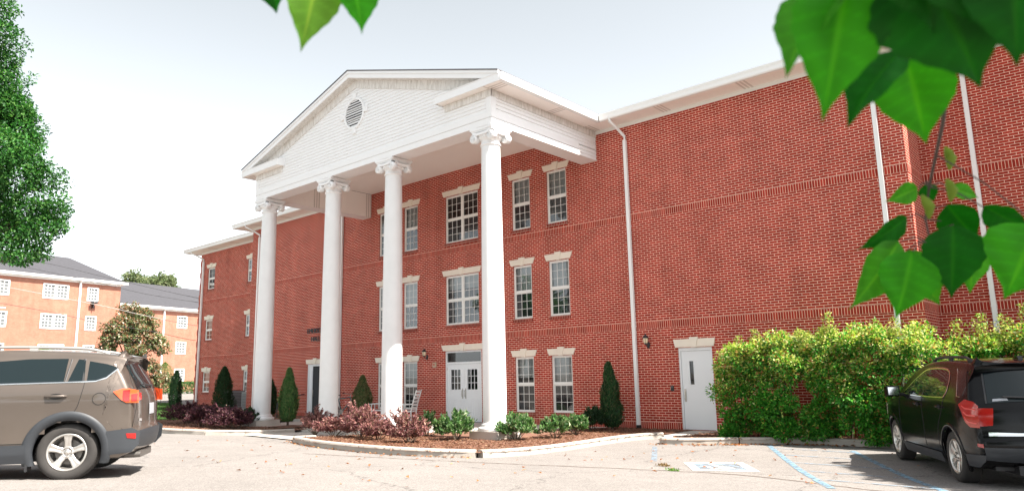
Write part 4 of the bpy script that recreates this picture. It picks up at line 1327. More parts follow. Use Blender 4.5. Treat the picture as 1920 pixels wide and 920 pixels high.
    def rail(s, x0, x1, mt, y=.60, zoff=.03):
        for sg in (1, -1):
            m = MB(); path = []
            def zr(x):
                return max(p[1] for p in s.P if abs(p[0] - x) < .12) - .035
            for k in range(15):
                t = k / 14; x = x0 + (x1 - x0) * t
                lift = zoff + .055 * min(1, 8 * t, 8 * (1 - t))
                path.append((x, sg * y, zr(x) + lift - .03))
            m.tube(path, .02, 8)
            for t in (.06, .5, .94):
                x = x0 + (x1 - x0) * t; m.box(x - .05, x + .05, sg * y - .015, sg * y + .015, zr(x) - .03, zr(x) + zoff + .02)
            m.build('roof_rail', mt, s.root)
    def handle(s, x, z, mt, ln=.2):
        for sg in (1, -1):
            m = MB()
            m.tube([(x - ln / 2, sg * (s.W(x, z) + .004), z), (x - ln * .38, sg * (s.W(x, z) + .035), z + .004), (x + ln * .3, sg * (s.W(x, z) + .038), z + .006), (x + ln / 2, sg * (s.W(x, z) + .004), z + .004)], [.012, .016, .016, .012], 10)
            h = m.build('door_handle', mt, s.root)
            m = MB()
            rows = [[(x + (ln * .36 * r) * math.cos(a), sg * (s.W(x, z) + .0045), z + (.036 * r) * math.sin(a)) for a in np.linspace(0, 6.283, 20)] for r in (0, .6, 1)]
            m.grid(rows, 0, True); m.build('handle_recess', M['seam'], h)

def place_car(name, loc, heading, scale, label):
    t = empty(name, loc, math.atan2(heading[1], heading[0])); t.scale = (scale,) * 3
    return tag(t, label, 'car')

# --- brown SUV: only its rear half is in the frame
bh = np.array((-.545, -.838)); bw_ = np.array((-.86, -14.97)) - .87 * np.array((-bh[1], bh[0]))
root = place_car('parked_suv', (bw_[0], bw_[1], float(gz(*bw_))), bh, 1.03, 'dusty bronze-grey SUV with orange-red tail lights and silver roof rails')
prof = [(-.80, .30), (-.88, .36), (-.925, .48), (-.925, .60), (-.885, .68), (-.875, .85), (-.86, 1.00), (-.82, 1.12), (-.74, 1.26), (-.62, 1.43), (-.585, 1.50), (-.655, 1.555), (-.60, 1.585), (-.30, 1.625), (.20, 1.66), (.9, 1.675), (1.45, 1.65), (1.85, 1.56), (2.35, 1.27), (2.62, 1.11), (3.0, 1.04), (3.35, .93), (3.52, .78), (3.58, .58), (3.55, .40), (3.42, .28)]
c = Car(root, prof, [.2, .35, .55, .72, .86, 1.0, 1.10, 1.20, 1.32, 1.45, 1.56, 1.7], [.84, .885, .90, .912, .918, .925, .915, .885, .83, .775, .715, .66], -.93, 3.58, M['bronze'], 2.66, .357, .425, (.075, .025, .18))
c.arches(M['cladding'], .085, 'wheel_arch_trim')
for sg in (1, -1):
    c.side('bumper_cladding', [(-.43, .30), (-.80, .32), (-.905, .42), (-.915, .58), (-.80, .63), (-.44, .60)], M['cladding'], .010, sg, cut=.06)
    c.side('sill_cladding', [(.46, .24), (2.2, .24), (2.2, .47), (.46, .47)], M['cladding'], .012, sg)
    gl = c.side('rear_door_glass', [(.10, 1.235), (1.02, 1.225), (.98, 1.50), (.55, 1.535), (.10, 1.535)], M['car_glass'], .004, sg)
    c.side('door_quarter_glass', [(.055, 1.235), (-.135, 1.238), (-.105, 1.515), (-.02, 1.528)], M['car_glass'], .004, sg)
    c.side('front_door_glass', [(1.10, 1.222), (2.0, 1.20), (1.55, 1.47), (1.07, 1.50)], M['car_glass'], .004, sg)
    c.side('cargo_glass', [(-.165, 1.245), (-.27, 1.25), (-.38, 1.29), (-.50, 1.395), (-.50, 1.415), (-.36, 1.46), (-.155, 1.50)], M['car_glass'], .004, sg, cut=.05)
    m = MB()
    c.strip('', [(2.05, 1.195), (1.0, 1.218), (.0, 1.232), (-.27, 1.24), (-.385, 1.282), (-.515, 1.40)], .018, None, .010, sg, m=m)
    m.build('chrome_strip', M['chrome'], root)
    m = MB()
    c.strip('', [(-.12, 1.235), (-.09, 1.53)], .030, None, .007, sg, m=m); c.strip('', [(.085, 1.235), (.06, 1.53)], .016, None, .0085, sg, m=m); c.strip('', [(1.06, 1.22), (1.03, 1.52)], .06, None, .0075, sg, m=m)
    m.build('pillar_trim', M['dark_plastic'], root)
    c.strip('door_seam', catmull([(-.145, 1.235), (-.13, 1.10), (-.09, .92), (-.02, .80)], 5), .008, M['seam'], .005, sg)
    c.strip('door_seam', [(1.02, 1.22), (1.0, .9), (1.05, .5)], .008, M['seam'], .005, sg)
    c.strip('door_seam', [(.45, .485), (2.2, .485)], .007, M['seam'], .005, sg)
    c.strip('door_seam', catmull([(-.62, 1.53), (-.70, 1.30), (-.81, 1.08), (-.84, .92), (-.80, .64)], 5), .007, M['seam'], .005, sg)
    tl = c.side('tail_light', [(-.50, 1.10), (-.62, 1.135), (-.70, 1.14), (-.86, 1.11), (-.87, .95), (-.70, .955), (-.63, .99)], M['orange_lens'], .012, sg, cut=.05)
    c.side('brake_lens', [(-.64, 1.115), (-.74, 1.12), (-.74, .97), (-.68, .975), (-.645, 1.0)], M['red_lens'], .016, sg, tl)
    c.side('reflector_lens', [(-.76, 1.06), (-.85, 1.07), (-.85, .97), (-.77, .97)], M['red_lens'], .015, sg, tl)
    c.side('bumper_reflector', [(-.72, .565), (-.86, .56), (-.86, .49), (-.74, .505)], M['red_lens'], .016, sg)
    m = MB(); rr = .075
    c.strip('', [(-.335 + rr * math.cos(a), 1.015 + rr * math.sin(a)) for a in np.linspace(0, 6.283, 33)[:-1]], .006, None, .006, sg, closed=True, m=m)
    if sg > 0: m.build('fuel_flap_seam', M['seam'], root)
c.rear('rear_glass', [(-.60, 1.14), (.60, 1.14), (.55, 1.47), (-.55, 1.47)], M['car_glass'])
m = MB(); m.prism([(-.50, 1.60), (-.70, 1.565), (-.715, 1.545), (-.57, 1.52)], -.56, .56, lambda u, v, t: (u + .09 * (t / .56) ** 2, t, v)); bevel(m.build('spoiler', M['bronze'], root), .012)
for sg in (1, -1):
    c.rear('hatch_light', [(sg * .83, 1.10), (sg * .50, 1.085), (sg * .53, .99), (sg * .83, .96)][::1], M['red_lens'], .013)
c.rear('number_plate', [(-.16, .78), (.16, .78), (.16, .93), (-.16, .93)], mat('plate_white', (.34, .35, .38), .5), .012)
c.rear('bumper_skin', [(-.72, .36), (.72, .36), (.74, .60), (-.74, .60)], M['cladding'], .012)
m = MB(); m.tube([(-.83, .0, 1.16), (-.87, .02, 1.17), (-.80, .35, 1.19)], .012, 6); m.build('rear_wiper', M['dark_plastic'], root)
m = MB()
c.rear_strip([(.50, .72), (.60, .73)], .03, m, .008); m.build('hatch_badge', M['chrome'], root)
c.rail(-.35, 1.45, M['alloy'], y=.60)
c.handle(.16, 1.055, M['bronze'], .24)
m = MB(); m.box(.43, .455, .70, .86, .14, .34); m.build('mud_flap', M['dark_plastic'], root)
m = MB(); m.box(-.85, -.35, -.3, .45, .22, .31); m.tube([(-.45, .5, .27), (-.88, .52, .27)], .035, 10); m.build('exhaust', M['brake'], root)
for ax in (0, 2.66):
    for sg in (1, -1): c.wheel(ax, sg, 5, .225, False)
for sg in (1, -1):
    m = MB(); m.prism([(1.95, 1.12), (2.12, 1.10), (2.16, 1.2), (2.02, 1.25)], .90, 1.12, lambda u, v, t, sg=sg: (u, sg * t, v)); bevel(m.build('wing_mirror', M['bronze'], root), .03, 3)
    c.side('headlight', [(3.15, .93), (3.45, .80), (3.42, .70), (3.05, .82)], M['clear_lens'], .012, sg)

for o in [root] + [q for q in root.children_recursive]:           # a little less overhang behind the rear wheels
    if o.type == 'MESH' and o.name.split('.')[0] not in ('wheel', 'rim', 'wheel_nuts'):
        for v in o.data.vertices:
            if v.co.x < -.45: v.co.x = -.45 + (v.co.x + .45) * .80

# --- black SUV
hd = np.array((-.473, .881)); mid = np.array((7.0, -4.82)); rear_ax = mid - hd * 1.43 * 1.03 - .86 * np.array((-hd[1], hd[0]))
root = place_car('parked_suv', (rear_ax[0], rear_ax[1], float(gz(*rear_ax)) - .0), hd, 1.03, 'glossy black SUV nosed up to the tall hedge in the tree shade')
prof = [(-.74, .30), (-.88, .38), (-.955, .50), (-.955, .64), (-.915, .72), (-.90, .88), (-.875, 1.02), (-.83, 1.12), (-.74, 1.28), (-.62, 1.48), (-.575, 1.565), (-.64, 1.615), (-.56, 1.64), (-.25, 1.67), (.3, 1.70), (1.0, 1.70), (1.5, 1.655), (1.9, 1.53), (2.4, 1.24), (2.62, 1.12), (3.0, 1.07), (3.45, .98), (3.68, .84), (3.75, .62), (3.70, .42), (3.55, .28)]
c = Car(root, prof, [.2, .35, .5, .65, .8, .95, 1.08, 1.18, 1.32, 1.45, 1.58, 1.72], [.83, .88, .905, .912, .918, .922, .91, .875, .82, .765, .705, .65], -.96, 3.75, M['black_paint'], 2.86, .355, .42, (.085, .025, .2))
c.arches(M['black_paint'], .035, 'wheel_arch_lip', .010)
for sg in (1, -1):
    c.side('sill_cladding', [(.47, .22), (2.38, .22), (2.38, .36), (.47, .36)], M['cladding'], .016, sg)
    c.side('bumper_cladding', [(-.45, .28), (-.72, .29), (-.88, .38), (-.92, .46), (-.47, .44)], M['cladding'], .010, sg, cut=.06)
    loop = catmull([(2.12, 1.165), (1.2, 1.145), (.35, 1.15), (.17, 1.17), (.10, 1.26), (.13, 1.42), (.24, 1.52), (.50, 1.565), (1.0, 1.57), (1.35, 1.53), (1.75, 1.37), (2.12, 1.165)], 5)
    c.side('side_glass', loop[:-1], M['car_glass'], .004, sg, cut=.12)
    m = MB(); c.strip('', loop[:-1], .026, None, .011, sg, closed=True, m=m); m.build('chrome_window_trim', M['chrome'], root)
    m = MB(); c.strip('', [(1.12, 1.155), (1.08, 1.56)], .075, None, .008, sg, m=m); m.build('pillar_trim', M['dark_plastic'], root)
    c.side('cargo_glass', [(-.06, 1.55), (-.40, 1.54), (-.62, 1.21), (-.36, 1.19)], M['car_glass'], .004, sg, cut=.06)
    m = MB(); c.strip('', [(-.05, 1.56), (-.34, 1.185), (-.45, 1.182)], .010, None, .010, sg, m=m); m.build('cargo_glass_trim', M['chrome'], root)
    m = MB()
    c.strip('door_seam', catmull([(1.12, 1.15), (1.10, .8), (1.14, .40)], 4), .008, M['seam'], .005, sg)
    c.strip('door_seam', catmull([(.12, 1.18), (.22, .95), (.45, .72), (.5, .42)], 4), .008, M['seam'], .005, sg)
    c.strip('door_seam', catmull([(2.25, 1.15), (2.36, .8), (2.38, .42)], 4), .008, M['seam'], .005, sg)
    tl = c.side('tail_light', [(-.47, 1.085), (-.60, 1.155), (-.80, 1.13), (-.905, 1.08), (-.90, .80), (-.72, .80), (-.62, .86), (-.56, .98)], M['red_lens'], .014, sg, cut=.05)
    m = MB()
    c.strip('', [(-.56, 1.07), (-.64, 1.04), (-.86, 1.03)], .018, None, .021, sg, m=m); c.strip('', [(-.60, .99), (-.68, .955), (-.86, .95)], .022, None, .021, sg, m=m); c.strip('', catmull([(-.62, .93), (-.68, .87), (-.86, .855)], 4), .016, None, .021, sg, m=m)
    m.build('light_bars', M['bright_red'], tl)
    m = MB(); m.prism([(2.02, 1.13), (2.16, 1.11), (2.21, 1.18), (2.18, 1.28), (2.05, 1.29)], .955, 1.16, lambda u, v, t, sg=sg: (u, sg * t, v)); m.box(2.05, 2.12, sg * .88, sg * .96, 1.12, 1.17)
    wm = bevel(m.build('wing_mirror', M['black_paint'], root), .03, 3)
    m = MB(); m.face([(2.015, sg * .975, 1.14), (2.015, sg * 1.14, 1.14), (2.035, sg * 1.14, 1.27), (2.035, sg * .975, 1.27)]); m.build('mirror_glass', M['chrome'], wm)
    c.side('headlight', [(3.25, .98), (3.6, .86), (3.58, .74), (3.2, .86)], M['clear_lens'], .012, sg)
    c.side('bumper_reflector', [(-.80, .60), (-.91, .60), (-.91, .55), (-.80, .56)], M['red_lens'], .012, sg)
m = c.rear('rear_glass', [(-.66, 1.13), (.66, 1.13), (.585, 1.52), (-.585, 1.52)], M['rear_glass'] if 'rear_glass' in M else M['car_glass'])
for sg in (1, -1): m = MB(); c.rear_strip([(sg * .675, 1.13), (sg * .60, 1.52)], .02, m); m.build('rear_glass_trim', M['dark_plastic'], root)
m = MB(); m.prism([(-.46, 1.66), (-.70, 1.625), (-.715, 1.60), (-.55, 1.57)], -.60, .60, lambda u, v, t: (u + .10 * (t / .6) ** 2, t, v)); bevel(m.build('spoiler', M['black_paint'], root), .012)
for sg in (1, -1): c.rear('hatch_light', [(sg * .84, 1.08), (sg * .62, 1.06), (sg * .66, .83), (sg * .82, .82)], M['red_lens'], .014)
m = MB(); c.rear_strip([(-.72, .735), (-.4, .72), (0, .715), (.4, .72), (.72, .735)], .035, m, .014); m.build('chrome_hatch_strip', M['chrome'], root)
m = MB()
for sx in (-1, 1):
    q = []
    for u, v in ((-.12, -.025), (-.05, -.025), (-.05, -.05), (.05, -.05), (.05, -.025), (.12, -.025), (.12, .025), (.05, .025), (.05, .05), (-.05, .05), (-.05, .025), (-.12, .025)):
        x, z = c.rear_x(.98 + v, u, .02); q.append((x, u, z))
m.face(q); m.build('hatch_emblem', M['chrome'], root)
c.rear('rear_bumper_skin', [(-.78, .36), (.78, .36), (.80, .55), (-.80, .55)], M['cladding'], .010)
c.rear('number_plate', [(-.16, .80), (.16, .80), (.16, .93), (-.16, .93)], bpy.data.materials['plate_white'], .012)
m = MB(); x, z = c.rear_x(1.15, .0, .02); m.tube([(x, .02, z), (x - .015, .06, z + .012), (c.rear_x(1.19, .48, .03)[0], .48, c.rear_x(1.19, .48, .03)[1])], .014, 6); m.build('rear_wiper', M['dark_plastic'], root)
c.rear('window_sticker', [(.42, 1.15), (.60, 1.15), (.59, 1.18), (.43, 1.18)], bpy.data.materials['plate_white'], .008)
c.rail(-.30, 1.35, M['dark_plastic'], y=.60, zoff=.035)
c.handle(.30, 1.02, M['black_paint'], .2); c.handle(1.32, 1.02, M['black_paint'], .2)
m = MB(); m.prism([(-.28, 1.665), (-.08, 1.685), (-.16, 1.715), (-.24, 1.72)], -.03, .03, lambda u, v, t: (u, t, v)); m.build('roof_antenna', M['black_paint'], root)
for ax in (0, 2.86):
    for sg in (1, -1): c.wheel(ax, sg, 6, .228, True)
m = MB(); m.box(-.8, -.2, -.4, .4, .2, .32); m.build('exhaust', M['dark_plastic'], root)

# ------------------------------------------------------------------ vegetation
def leaf_obj(name, P, A, N, L, Wd, col, mt, parent=None, fold=.25, kind=None):
    """one mesh of many folded leaves: P bases, A directions, N normals, L lengths, Wd widths, col (n,3)"""
    n = len(P)
    A = A / (np.linalg.norm(A, axis=1, keepdims=True) + 1e-9)
    S = np.cross(A, N); S /= (np.linalg.norm(S, axis=1, keepdims=True) + 1e-9)
    U = np.cross(S, A)
    L = np.broadcast_to(L, n)[:, None]; Wd = np.broadcast_to(Wd, n)[:, None]
    V = np.empty((n, 4, 3))
    V[:, 0] = P; V[:, 2] = P + A * L - U * L * .10
    V[:, 1] = P + A * L * .45 + S * Wd * .5 + U * Wd * fold
    V[:, 3] = P + A * L * .45 - S * Wd * .5 + U * Wd * fold
    me = bpy.data.meshes.new(name)
    me.vertices.add(4 * n); me.vertices.foreach_set('co', V.reshape(-1))
    base = (np.arange(n) * 4)[:, None]
    F = np.concatenate([base + np.array([0, 1, 2]), base + np.array([0, 2, 3])], 1).reshape(-1)
    me.loops.add(6 * n); me.loops.foreach_set('vertex_index', F.astype(np.int32))
    me.polygons.add(2 * n); me.polygons.foreach_set('loop_start', np.arange(0, 6 * n, 3, dtype=np.int32)); me.polygons.foreach_set('loop_total', np.full(2 * n, 3, np.int32))
    at = me.attributes.new('Col', 'FLOAT_COLOR', 'POINT')
    c4 = np.ones((n, 4, 4)); c4[:, :, :3] = np.clip(col, 0, 1)[:, None, :]
    at.data.foreach_set('color', c4.reshape(-1))
    me.materials.append(mt); me.update(calc_edges=True)
    o = bpy.data.objects.new(name, me); COL.objects.link(o)
    if parent: o.parent = parent
    if kind: o['kind'] = kind
    return o

def unit(n):
    d = rng.normal(size=(n, 3)); return d / np.linalg.norm(d, axis=1, keepdims=True)

def lumps(d, k=7, seed=0):
    r = np.random.default_rng(seed); v = np.zeros(len(d))
    for _ in range(k):
        w_ = r.normal(size=3) * 2.6; v += np.cos(d @ w_ + r.uniform(0, 6.28))
    return v / math.sqrt(k)

def palette(cols, wts, n, jit=.18):
    c = np.array(cols)[rng.choice(len(cols), n, p=np.array(wts) / sum(wts))]
    return c * rng.uniform(1 - jit, 1 + jit, (n, 1)) * rng.uniform(.94, 1.06, (n, 3))

def stems(parent, base, tips, r0, mt, name='stem', r1=.004):
    for tp in tips:
        m = MB(); b = Vector(base); t = Vector(tp); mid_ = b.lerp(t, .5) + Vector((random.uniform(-.08, .08), random.uniform(-.08, .08), .05)) * (t - b).length * .5
        m.tube([b, b.lerp(mid_, .5) , mid_, mid_.lerp(t, .5), t], [r0, r0 * .85, r0 * .65, r0 * .4, r1], 6)
        m.build(name, mt, parent)

def shrub(name, label, cat, group, base, rx, ry, h, n, L, Wd, cols, wts, mt, seed, lump=.16, z0=.12, upright=.35, nst=5, shoot=0):
    """sprays of leaves on arching stems that start together at the ground; a few reach beyond the rest"""
    t = tag(empty(name, base), label, cat, group)
    r = np.random.default_rng(seed)
    n = int(n * 1.5); ns = max(40, int(n / 42))
    d = unit(ns * 3); d = d[d[:, 2] > -.35][:ns]; ns = len(d)
    ext = (1 + lump * lumps(d, 8, seed)) * r.uniform(.55, 1.0, ns) ** .5
    if shoot: ext[r.choice(ns, shoot * 2, replace=False)] *= r.uniform(1.12, 1.4, shoot * 2)
    E = d * ext[:, None] * np.array((rx, ry, h * .56)) + np.array((0, 0, z0 + h * .42))
    E[:, 2] = np.maximum(E[:, 2], .06)
    k = int(n / ns)
    Ps, As, Ns, Cs = [], [], [], []
    for i in range(ns):
        s_ = r.uniform(.45, 1.0, k) ** .8
        b0 = np.array((E[i, 0] * .12, E[i, 1] * .12, 0))
        P = b0 + (E[i] - b0) * s_[:, None]; P[:, 2] += (s_ * (1 - s_)) * h * .35
        P += r.normal(size=(k, 3)) * .020
        dr = (E[i] - b0) / (np.linalg.norm(E[i] - b0) + 1e-9)
        Ps.append(P); As.append(dr * .8 + r.normal(size=(k, 3)) * .55 + np.array((0, 0, upright))); Ns.append(r.normal(size=(k, 3)) * .6 + np.array((0, 0, .8)) + d[i] * .5)
        Cs.append(palette(cols, wts, k, .22) * r.uniform(.8, 1.2))
    P = np.concatenate(Ps); m_ = len(P); P[:, 2] = np.maximum(P[:, 2], .02)
    leaf_obj('foliage', P, np.concatenate(As), np.concatenate(Ns), L * rng.uniform(.6, 1.3, m_), Wd * rng.uniform(.7, 1.2, m_), np.concatenate(Cs), mt, t)
    stems(t, (0, 0, -.05), [tuple(E[i] * .9) for i in r.choice(ns, nst + 4)], .013, M['bark'])
    return t

def cone_conifer(label, base, rad, h, n, seed, cols, wts, lean=0, tip=.3, bulge=.35):
    """narrow clipped evergreen: dense upright sprays around a stem"""
    t = tag(empty('evergreen_tree', base), label, 'evergreen', 'narrow evergreens along the hall')
    z = rng.uniform(0, 1, n) ** 1.05
    prof = np.interp(z, [0, .06, bulge * .5, bulge, .6, .8, .93, 1], [.50, .80, .97, 1, .78, .48, .22, .03])
    a = rng.uniform(0, 2 * math.pi, n)
    d = np.stack([np.cos(a), np.sin(a), np.zeros(n)], 1)
    lu = lumps(np.stack([np.cos(a) * 1.5, np.sin(a) * 1.5, z * 5], 1), 9, seed)
    f = rng.uniform(.25, 1, n) ** .4
    r = rad * prof * f * (1 + .19 * lu)
    P = d * r[:, None]; P[:, 2] = .06 + z * h * .97
    P[:, 0] += lean * z * h
    A = d * .55 + np.array((0, 0, 1.0)) + unit(n) * .55; N = d + unit(n) * .5
    leaf_obj('foliage', P, A, N, rng.uniform(.05, .12, n), rng.uniform(.022, .045, n), palette(cols, wts, n, .25), M['leaf_dull'], t, .1)
    m = MB(); m.tube([(0, 0, -.06), (0, 0, h * .4), (lean * h * .9, 0, h * .9)], [.04, .03, .006], 7); m.build('trunk', M['bark'], t)
    return t

G_EV = [(.050, .125, .040), (.080, .175, .050), (.13, .20, .07), (.030, .075, .028)]
G_OL = [(.085, .145, .05), (.17, .19, .08), (.22, .18, .09), (.05, .095, .035)]
G_DK = [(.018, .050, .020), (.028, .072, .026), (.012, .034, .014)]
def bz(x, y): return float(gz(x, y)) + .10
cone_conifer('dark slim evergreen at the far left end of the purple bed', (-27.4, -1.7, bz(-27.4, -1.7)), .32, 1.9, 5000, 1, G_DK, (3, 2, 3))
cone_conifer('broad dark cone-shaped evergreen in front of the grey air-conditioning units', (-24.3, -.75, bz(-24.3, -.75)), .50, 2.1, 8000, 2, G_DK, (2, 4, 2), bulge=.2)
cone_conifer('dark evergreen half hidden behind the leftmost column', (-20.0, -.75, .02), .30, 1.55, 4500, 3, G_DK, (3, 3, 2))
cone_conifer('bright green evergreen beside the walk right of the leftmost column', (-12.5, -4.5, .12), .295, 1.80, 7000, 4, G_EV, (2, 4, 3, 1), bulge=.42)
cone_conifer('bronze-tinged evergreen between the second and third columns', (-12.35, -1.5, .0), .37, 1.62, 7000, 5, G_OL, (3, 3, 2, 1), bulge=.22)
cone_conifer('thin-topped evergreen against the wall left of the white downspout', (-1.78, -.78, .0), .285, 1.83, 7500, 6, [(.03, .085, .032), (.05, .12, .04), (.11, .13, .06), (.02, .05, .022)], (3, 3, 1.2, 2), bulge=.30, lean=-.03)

P_DK = [(.075, .030, .040), (.11, .042, .055), (.045, .018, .026), (.16, .075, .07), (.05, .035, .03)]
P_PK = [(.20, .085, .085), (.29, .14, .125), (.12, .045, .052), (.36, .22, .18), (.16, .11, .07)]
gp = 'purple-leaved shrubs in the beds'
for i, (x, y, rx, ry, h, n, lab) in enumerate([
    (-18.3, -5.3, .85, .7, .78, 4200, 'low dark purple shrub at the left end of the left bed'),
    (-15.6, -6.0, .78, .7, .72, 4000, 'dark purple shrub with pink new tips behind the left kerb joint'),
    (-14.1, -5.9, .72, .62, .66, 3600, 'dark purple shrub in the middle of the left bed with a pink sprig'),
    (-12.95, -6.2, .70, .62, .70, 3800, 'dark purple shrub at the right end of the left bed')]):
    shrub('purple_shrub', lab, 'shrub', gp, (x, y, bz(x, y) - .02), rx, ry, h, n, .075, .036, P_DK + [(.36, .22, .18)], (4, 4, 3, .8, 1, .25), M['leaf_dull'], 20 + i, .22, .05, .15, 5, 3)
for i, (x, y, rx, ry, h, n, lab, sh) in enumerate([
    (-8.75, -5.9, .50, .48, .66, 2700, 'pinkish purple shrub at the foot of the second column', 6),
    (-7.25, -6.3, .62, .55, .52, 2900, 'low spreading pink shrub left of the tall pink one', 4),
    (-6.0, -6.35, .50, .46, .86, 3300, 'tallest pink-purple shrub in front of the third column', 9),
    (-4.9, -6.7, .46, .45, .50, 2500, 'pink shrub just right of the tallest pink one', 4),
    (-3.6, -6.75, .50, .46, .62, 2900, 'reddish pink shrub at the right end of the pink row', 5)]):
    shrub('purple_shrub', lab, 'shrub', gp, (x, y, bz(x, y) - .02), rx, ry, h, n, .07, .034, P_PK, (4, 4, 3, 2, 1.5), M['leaf_dull'], 30 + i, .25, .05, .1, 6, sh)

G_BR = [(.065, .155, .045), (.11, .22, .065), (.20, .29, .13), (.038, .10, .034), (.40, .45, .27)]
gg = 'round green shrubs in the beds'
for i, (x, y, rx, h, n, lab, pal) in enumerate([
    (-14.2, -4.95, .42, .58, 1300, 'small dark green shrub beside the leftmost column base', G_DK + [(.05, .10, .05)]),
    (-7.6, -3.9, .40, .45, 1000, 'low green shrub behind the pink bushes by the rocking chair', G_BR),
    (-5.15, -4.75, .44, .58, 1300, 'green shrub between the pink bushes and the double doors', G_BR),
    (-3.45, -5.35, .50, .70, 1900, 'glossy green shrub in front of the white double doors', G_BR),
    (-2.05, -4.65, .50, .66, 1900, 'round pale green shrub right of the nearest column base', G_BR),
    (-1.55, -3.75, .42, .52, 1300, 'small round green shrub under the pair of ground floor windows', G_BR),
    (-1.72, -2.6, .36, .52, 1300, 'green shrub between the small round one and the dark one', G_BR),
    (-2.05, -1.35, .42, .56, 1400, 'dark green shrub in the wall shade beside the thin-topped evergreen', G_DK + [(.04, .085, .05)]),
    (-19.6, -3.3, .55, .60, 1500, 'dark green shrub at the foot of the far corner downspout', G_DK + [(.04, .085, .05)]),
    (-15.9, -3.7, .60, .58, 1700, 'olive shrub under the grey air-conditioning unit behind the purple bushes', [(.07, .09, .03), (.11, .09, .05), (.05, .06, .03)])]):
    shrub('green_shrub', lab, 'shrub', gg, (x, y, bz(x, y) - .02), rx, rx * .95, h, n, .10, .040, pal, [3, 3, 1.6, 2, .8][:len(pal)], M['leaf_glossy'], 50 + i, .15, .05, .55, 6)

# --- hedges
def hedge(label, x0, x1, y0, y1, zb, top, n, seed, lit_tip_frac=.5, spikes=()):
    t = tag(empty('hedge', ((x0 + x1) / 2, (y0 + y1) / 2, zb)), label, 'hedge', 'tall hedges by the parking bays')
    cx, cy = (x0 + x1) / 2, (y0 + y1) / 2; hx, hy = (x1 - x0) / 2, (y1 - y0) / 2
    Ps, As, Ns, Cs, Ls = [], [], [], [], []
    r = np.random.default_rng(seed)
    # many overlapping clumps
    nc = int((x1 - x0) * 52)
    for k in range(nc):
        u, v = r.uniform(-1, 1), r.uniform(-1, 1)
        q = r.uniform(0, 1)
        zt = top(cx + u * hx) + .10 * math.sin(u * hx * 4.7 + seed) * math.sin(u * hx * 1.9)
        if q < .62: v = -1 + abs(r.normal()) * .12; z = zb + .12 + (zt - zb - .25) * r.uniform(0, 1) ** .8; 
        else: z = zt - .14 + r.normal() * .10
        if r.uniform() < .22: v = r.uniform(-.75, .1); z = zb + r.uniform(.25, .95) * (zt - zb - .2)
        if k % 5 == 0: v = r.uniform(-.85, -.2); z = zb + r.uniform(.12, .65)
        if abs(u) > .92 and q < .8: z = zb + .1 + (zt - zb - .2) * r.uniform()
        z = min(z, zt)
        v += .22 * math.sin(u * hx * 3.1 + z * 2.2) * math.cos(u * hx * 1.3 - z * 3.4 + seed)
        cr = r.uniform(.12, .31)
        c = np.array((u * hx, v * hy * (1 - .25 * max(0, (z - zb) / (zt - zb) - .7)), z - zb))
        m_ = int(n / nc)
        d = unit(m_); P = c + d * cr * (rng.uniform(.2, 1, m_) ** .5)[:, None] * np.array((1.1, 1, .95))
        Ps.append(P); As.append(d * .7 + unit(m_) * .6 + np.array((0, -.25, .15))); Ns.append(d * .5 + unit(m_) * .6 + np.array((0, -.3, .7)))
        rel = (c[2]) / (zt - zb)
        new = np.clip((rel - .36) * 2.2, 0, 1) * lit_tip_frac + .07  # paler leaves towards the top: new growth plus sunlight put into the colour
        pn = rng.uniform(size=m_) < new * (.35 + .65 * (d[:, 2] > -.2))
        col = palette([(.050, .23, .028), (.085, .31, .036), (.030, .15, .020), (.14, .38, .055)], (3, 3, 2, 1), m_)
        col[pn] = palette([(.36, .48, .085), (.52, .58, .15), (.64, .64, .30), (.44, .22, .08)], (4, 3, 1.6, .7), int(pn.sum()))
        rust = rng.uniform(size=m_) < (.03 if r.uniform() < .8 else .16); col[rust] = palette([(.30, .13, .05)], (1,), int(rust.sum()))
        Cs.append(col); Ls.append(rng.uniform(.05, .10, m_))
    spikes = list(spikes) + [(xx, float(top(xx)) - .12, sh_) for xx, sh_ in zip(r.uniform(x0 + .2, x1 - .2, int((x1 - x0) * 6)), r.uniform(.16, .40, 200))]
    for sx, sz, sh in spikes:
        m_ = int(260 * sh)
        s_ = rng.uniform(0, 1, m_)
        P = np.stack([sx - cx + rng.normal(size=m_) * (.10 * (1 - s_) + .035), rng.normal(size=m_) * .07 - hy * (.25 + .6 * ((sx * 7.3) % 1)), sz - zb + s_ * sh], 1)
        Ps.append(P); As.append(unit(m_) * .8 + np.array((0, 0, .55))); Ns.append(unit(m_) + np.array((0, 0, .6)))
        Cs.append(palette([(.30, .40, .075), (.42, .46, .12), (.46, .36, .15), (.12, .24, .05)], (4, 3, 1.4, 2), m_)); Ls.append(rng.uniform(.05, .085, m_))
    P = np.concatenate(Ps); L = np.concatenate(Ls); P[:, 1] = np.maximum(P[:, 1], -hy - .14 - .1 * rng.uniform(size=len(P)) + .12 * np.cos(P[:, 0] * 4.1) + np.clip(.55 - P[:, 2], 0, 1) * .6); P[:, 2] = np.maximum(P[:, 2], .03)
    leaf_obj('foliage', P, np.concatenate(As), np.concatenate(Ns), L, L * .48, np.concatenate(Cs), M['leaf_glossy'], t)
    for k in range(int((x1 - x0) * 2.2)):
        bx = r.uniform(-hx * .9, hx * .9)
        stems(t, (bx, r.uniform(-.3, .3) * hy, -.05), [(bx + r.uniform(-.4, .4), r.uniform(-.5, .5) * hy, top(cx + bx) - zb - .25)], .028, M['bark'])
    return t
def top1(x): return np.interp(x, [1.6, 1.95, 2.3, 3.0, 3.6, 4.3, 5.2, 6.0, 6.7], [1.15, 1.75, 2.05, 2.22, 2.18, 2.28, 2.30, 2.28, 2.2])
